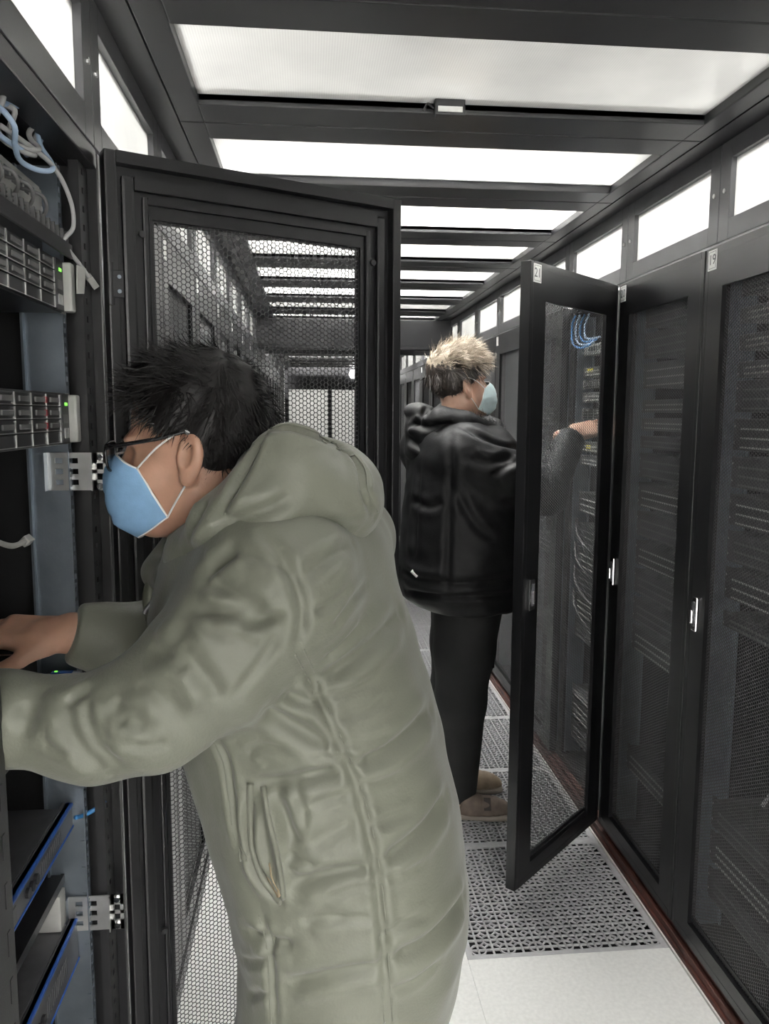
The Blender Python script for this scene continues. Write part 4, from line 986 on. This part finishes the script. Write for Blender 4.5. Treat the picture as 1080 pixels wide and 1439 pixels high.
H2 = Head(at(647, 544, Y=Y2), (.95, .24, .17), (-.16, -.02, 1), 1.0)
W2 = armR2[-1]+nrm(armR2[-1]-armR2[-2])*.008
HB2 = np.array([nrm((.93, .10, .22)), nrm((-.25, .75, .60)), (0, 0, 1)]); HB2[2] = nrm(np.cross(HB2[0], HB2[1])); HB2[1] = np.cross(HB2[2], HB2[0])
HBL2 = np.array([nrm((.35, -.1, -.93)), (0, 0, 0), (.9, 0, .3)]); HBL2[1] = nrm(np.cross(HBL2[2], HBL2[0])); HBL2[2] = np.cross(HBL2[0], HBL2[1])
HIP = np.array((B2[0]-.02, Y2, .86)); ANR = at(650, 1112, Y=2.90); ANL = at(640, 1085, Y=3.12)
KNR = at(646, 985, Y=2.87); KNL = at(638, 965, Y=3.05)
def body2(P):
    d = H2.sdf(P); mid = (SR2+SL2)/2+np.array((-.03, 0, -.02))
    d = smin(d, rcone(P, H2.w((-.05, 0, -.20)), mid+np.array((0, 0, -.10)), .06, .09), .03)
    d = smin(d, chain(P, [mid+np.array((0, 0, -.10)), HIP], [.10, .11]), .03)
    for A in (armR2, armL2): d = smin(d, chain(P, [mid+np.array((0, 0, -.06))]+A, [.06, .05, .042, .036, .028][:len(A)+1]), .02)
    d = smin(d, hand_sdf(P, W2, HB2, (.16, .12, .15, .22), (.80, .45, -.25), .15, sc=1.0), .012)
    d = smin(d, hand_sdf(P, armL2[-1], HBL2, .35, mirror=True), .01)
    for A in ((KNR, ANR), (KNL, ANL)): d = smin(d, chain(P, [HIP]+list(A)+[A[1]+np.array((.01, 0, -.06))], [.09, .055, .040, .035]), .02)
    return d.astype(f32)
p2 = Person((B2[0], B2[1]+.08, 0))
V, Q = surfnet(body2, (.25, 2.55, .02), (1.30, 3.40, 1.90), .0042)
p2.obj('person', relax(V, Q, 1, .4), Q, M['skin2'], label='man in black jacket and trousers with dyed blonde hair reaching into cabinet 21', cat='person')
jk = p2.obj('jacket', jV, jQ, M['jacket'])
L = pix_cast(jV, jQ, [[(577, 804), (587, 808)]])[0]
if len(L):
    c = Vector(L[len(L)//2][:3]); nn_ = Vector(L[len(L)//2][3:]); s = (Vector((1, 0, -.25))-nn_*Vector((1, 0, -.25)).dot(nn_)).normalized()*.03; u = nn_.cross(s).normalized()*.014; n = nn_*.004; b = MB()
    b.add([c-s/2-u/2+n, c+s/2-u/2+n, c+s/2+u/2+n, c-s/2+u/2+n, c-s/2-u/2-n, c+s/2-u/2-n, c+s/2+u/2-n, c-s/2+u/2-n], [(0, 1, 2, 3), (7, 6, 5, 4), (0, 4, 5, 1), (1, 5, 6, 2), (2, 6, 7, 3), (3, 7, 4, 0)])
    p2.mb('hem_tag', b, M['white'], jk, False)
def hood2(P):
    c = at(604, 606, Y=2.96); Bm = np.array([nrm((1, .1, -.25)), nrm((-.1, 1, 0)), (0, 0, 1)]); Bm[2] = np.cross(Bm[0], Bm[1])
    d = ell(P, c, (.095, .150, .085), Bm); d = smin(d, ell(P, at(596, 632, Y=2.95), (.075, .13, .06)), .03)
    d = smin(d, ell(P, at(588, 578, Y=3.0), (.055, .12, .035)), .02)
    d = smin(d, chain(P, [at(620, 588, Y=2.82), at(655, 592, Y=2.80), at(690, 606, Y=2.86), at(700, 615, Y=2.93)], [.042, .034, .028, .022]), .03)
    d = smin(d, chain(P, [at(625, 580, Y=3.08), at(660, 585, Y=3.10), at(695, 600, Y=3.03), at(700, 612, Y=2.96)], [.042, .034, .028, .022]), .03)
    return smax(d, -rcone(P, H2.w((-.02, 0, -.03)), H2.w((-.05, 0, -.22)), .064, .068), .012).astype(f32)
V, Q = surfnet(hood2, (.24, 2.68, 1.30), (.82, 3.25, 1.72), .0055); V = relax(V, Q, 2); N = normals(V, Q); V += N*(.003*vnoise(V, 20, 31)+.0015*vnoise(V, 55, 32))[:, None]
f3 = [([(575, 590), (600, 600), (640, 596)], .012, .012), ([(572, 615), (595, 630), (625, 640)], .012, .010), ([(600, 570), (590, 590), (572, 600)], .010, .010)]
ls = pix_cast(V, Q, [f[0] for f in f3]); V = fold(V, N, ls, [(f[1], f[2]) for f in f3]); hd2 = p2.obj('hood', V, Q, M['jacket'])
r_ = np.random.default_rng(5); cp = smooth_path([at(668, 588, Y=2.83), at(690, 598, Y=2.86), at(706, 606, Y=2.93)], 60); k_ = r_.integers(0, len(cp), 700)
rt = cp[k_]+r_.normal(size=(700, 3))*.010; dv = r_.normal(size=(700, 3))+np.array((.3, -.3, .6)); SV, SQ = strands(rt, np.tile((0., 0, 1), (700, 1)), dv, r_.uniform(.015, .03, 700), r_.uniform(.001, .002, 700), 3, .2, .4, 6)
p2.obj('collar_fur', SV, SQ, M['fur'], hd2, kind='stuff')
b = MB(); z = at(655, 850, Y=2.775); b.tube([Vector(z+q) for q in np.array(((0, 0, .01), (.002, -.01, -.02), (-.002, -.012, -.045)))], [.003, .003, .007], 8); p2.mb('zip_pull', b, M['chrome'], jk)
def trou2(P):
    d = smin(chain(P, [HIP+np.array((0, -.06, .06)), (HIP+KNR)/2+np.array((0, -.03, 0)), KNR, ANR], [.135, .112, .096, .056], .03), chain(P, [HIP+np.array((0, .08, .06)), (HIP+KNL)/2+np.array((0, .03, 0)), KNL, ANL], [.130, .108, .090, .055], .03), .03)
    return smax(d, (min(ANR[2], ANL[2])-.02)-P[:, 2], .01).astype(f32)
V, Q = surfnet(trou2, (.30, 2.62, .02), (.95, 3.35, 1.08), .007); V = relax(V, Q, 2); N = normals(V, Q); V += N*(.006*vnoise(V*np.array((1, 1, .5)), 26, 41))[:, None]
p2.obj('trousers', V, Q, M['trouser'])
b = MB(); b.tube([Vector(p) for p in smooth_path([at(690, 848, Y=2.80), at(693, 890, Y=2.80), at(692, 938, Y=2.80)], 5)], [.006]*11, 6); p2.mb('hanging_strap', b, M['trouser'])
FD = nrm((.96, -.12, 0)); FL = np.cross((0, 0, 1), FD)
for k, (ank, m) in enumerate(((ANR, M['slipper']), (ANL, M['slipper2']))):
    A = np.array((ank[0]-.005, ank[1]-.01, 0.)); BB = np.array([FD, FL, (0, 0, 1)])
    def sole(P, A=A): 
        q = (P-A.astype(f32))@BB.T.astype(f32); w = np.interp(q[:, 0], [-.07, 0, .10, .17, .20], [.030, .036, .047, .042, .02]); d = np.maximum(np.abs(q[:, 1])-w, np.abs(q[:, 0]-.062)-.135); return smax(d, np.abs(q[:, 2]-.013)-.012, .008).astype(f32)
    def upper(P, A=A):
        q = (P-A.astype(f32))@BB.T.astype(f32); d = ell(q, (.085, 0, .024), (.112, .049, .062)); d = smin(d, rcone(q, (.03, 0, .05), (.01, 0, .085), .046, .042), .03)
        d = smax(d, -ell(q, (-.02, 0, .10), (.07, .034, .075)), .01); g = .0025*(np.exp(-((q[:, 0]-.075)/.004)**2)+np.exp(-((q[:, 0]-.115)/.004)**2)+np.exp(-((q[:, 0]-.150)/.004)**2)).astype(f32)
        return smax(smax(d+g, .022-q[:, 2], .006), -.075-q[:, 0], .006).astype(f32)
    V, Q = surfnet(upper, A-.24, A+.24, .0045); o = p2.obj('slipper', relax(V, Q, 1), Q, m)
    V, Q = surfnet(sole, A-.24, A+.24, .0045); p2.obj('sole', relax(V, Q, 1), Q, M['sole'], o)
    if k == 0:
        b = MB(); c = A+FD*.095-FL*.030+np.array((0, 0, .066)); e1 = FD*.013; e2 = np.array((0, 0, .019))+FL*.014; nn = nrm(np.cross(e1, e2))*.004
        b.add([c-e1-e2+nn, c+e1-e2+nn, c+e1+e2+nn, c-e1+e2+nn, c-e1-e2-nn, c+e1-e2-nn, c+e1+e2-nn, c-e1+e2-nn], [(0, 1, 2, 3), (7, 6, 5, 4), (0, 4, 5, 1), (1, 5, 6, 2), (2, 6, 7, 3), (3, 7, 4, 0)]); p2.mb('patch', b, M['darkhair'], o, False)
make_mask(p2, H2, M['maskaqua'])
def cap2(P):
    p = H2.loc(P)
    d = smin(ell(p, (-.014, 0, .046), (.106, .083, .098)), ell(p, (-.005, 0, .085), (.112, .084, .078)), .02)+f32(.004)*np.sin(p[:, 0]*70+p[:, 1]*60).astype(f32)*np.sin(p[:, 1]*85+1)
    line = np.interp(p[:, 0], [-.12, -.07, -.035, -.008, .010, .035, .055, .075, .12], [-.060, -.068, -.055, .028, .000, .022, .050, .066, .060])
    d = smax(d, (line-p[:, 2]).astype(f32), .010); return smax(d, -ell(p, (-.008, 0, .04), (.088, .070, .082)), .004).astype(f32)
def flow2(p, n, r):
    v = n*.35+np.array((.25, 0, -.6)); top = p[:, 2] > .07; v[top] = n[top]*.42+np.array((.85, -.15, .02)); fr = (p[:, 0] > .05) & (p[:, 2] > .05); v[fr] = n[fr]*.4+np.array((.5, 0, -.45))
    k = np.stack([np.sin(p[:, 1]*110+p[:, 2]*60), np.sin(p[:, 0]*90+2), np.cos(p[:, 0]*120+p[:, 1]*80)], 1)
    return v+k*.25+r.normal(size=p.shape)*.18
def len2(p, r): return np.where(p[:, 2] > .045, r.uniform(.03, .062, len(p)), r.uniform(.006, .014, len(p)))
make_hair(p2, H2, cap2, .0045, [M['darkhair'], M['blonde']], ['hair'], 8000, flow2, len2, (.0012, .0028), 12, split=lambda p: p[:, 2]+.018*np.sin(p[:, 0]*310+p[:, 1]*170)*np.sin(p[:, 1]*260-p[:, 0]*90) > .072-.20*np.minimum(p[:, 0], .06), bounds=.19, droop=.45)
for s in (1, -1):
    b = MB(); b.tube([Vector(H2.w(q)) for q in ((.090, .012*s, .020), (.090, .030*s, .025), (.078, .050*s, .020))], [.003, .0035, .0015], 6); p2.mb('eyebrow', b, M['darkhair'])
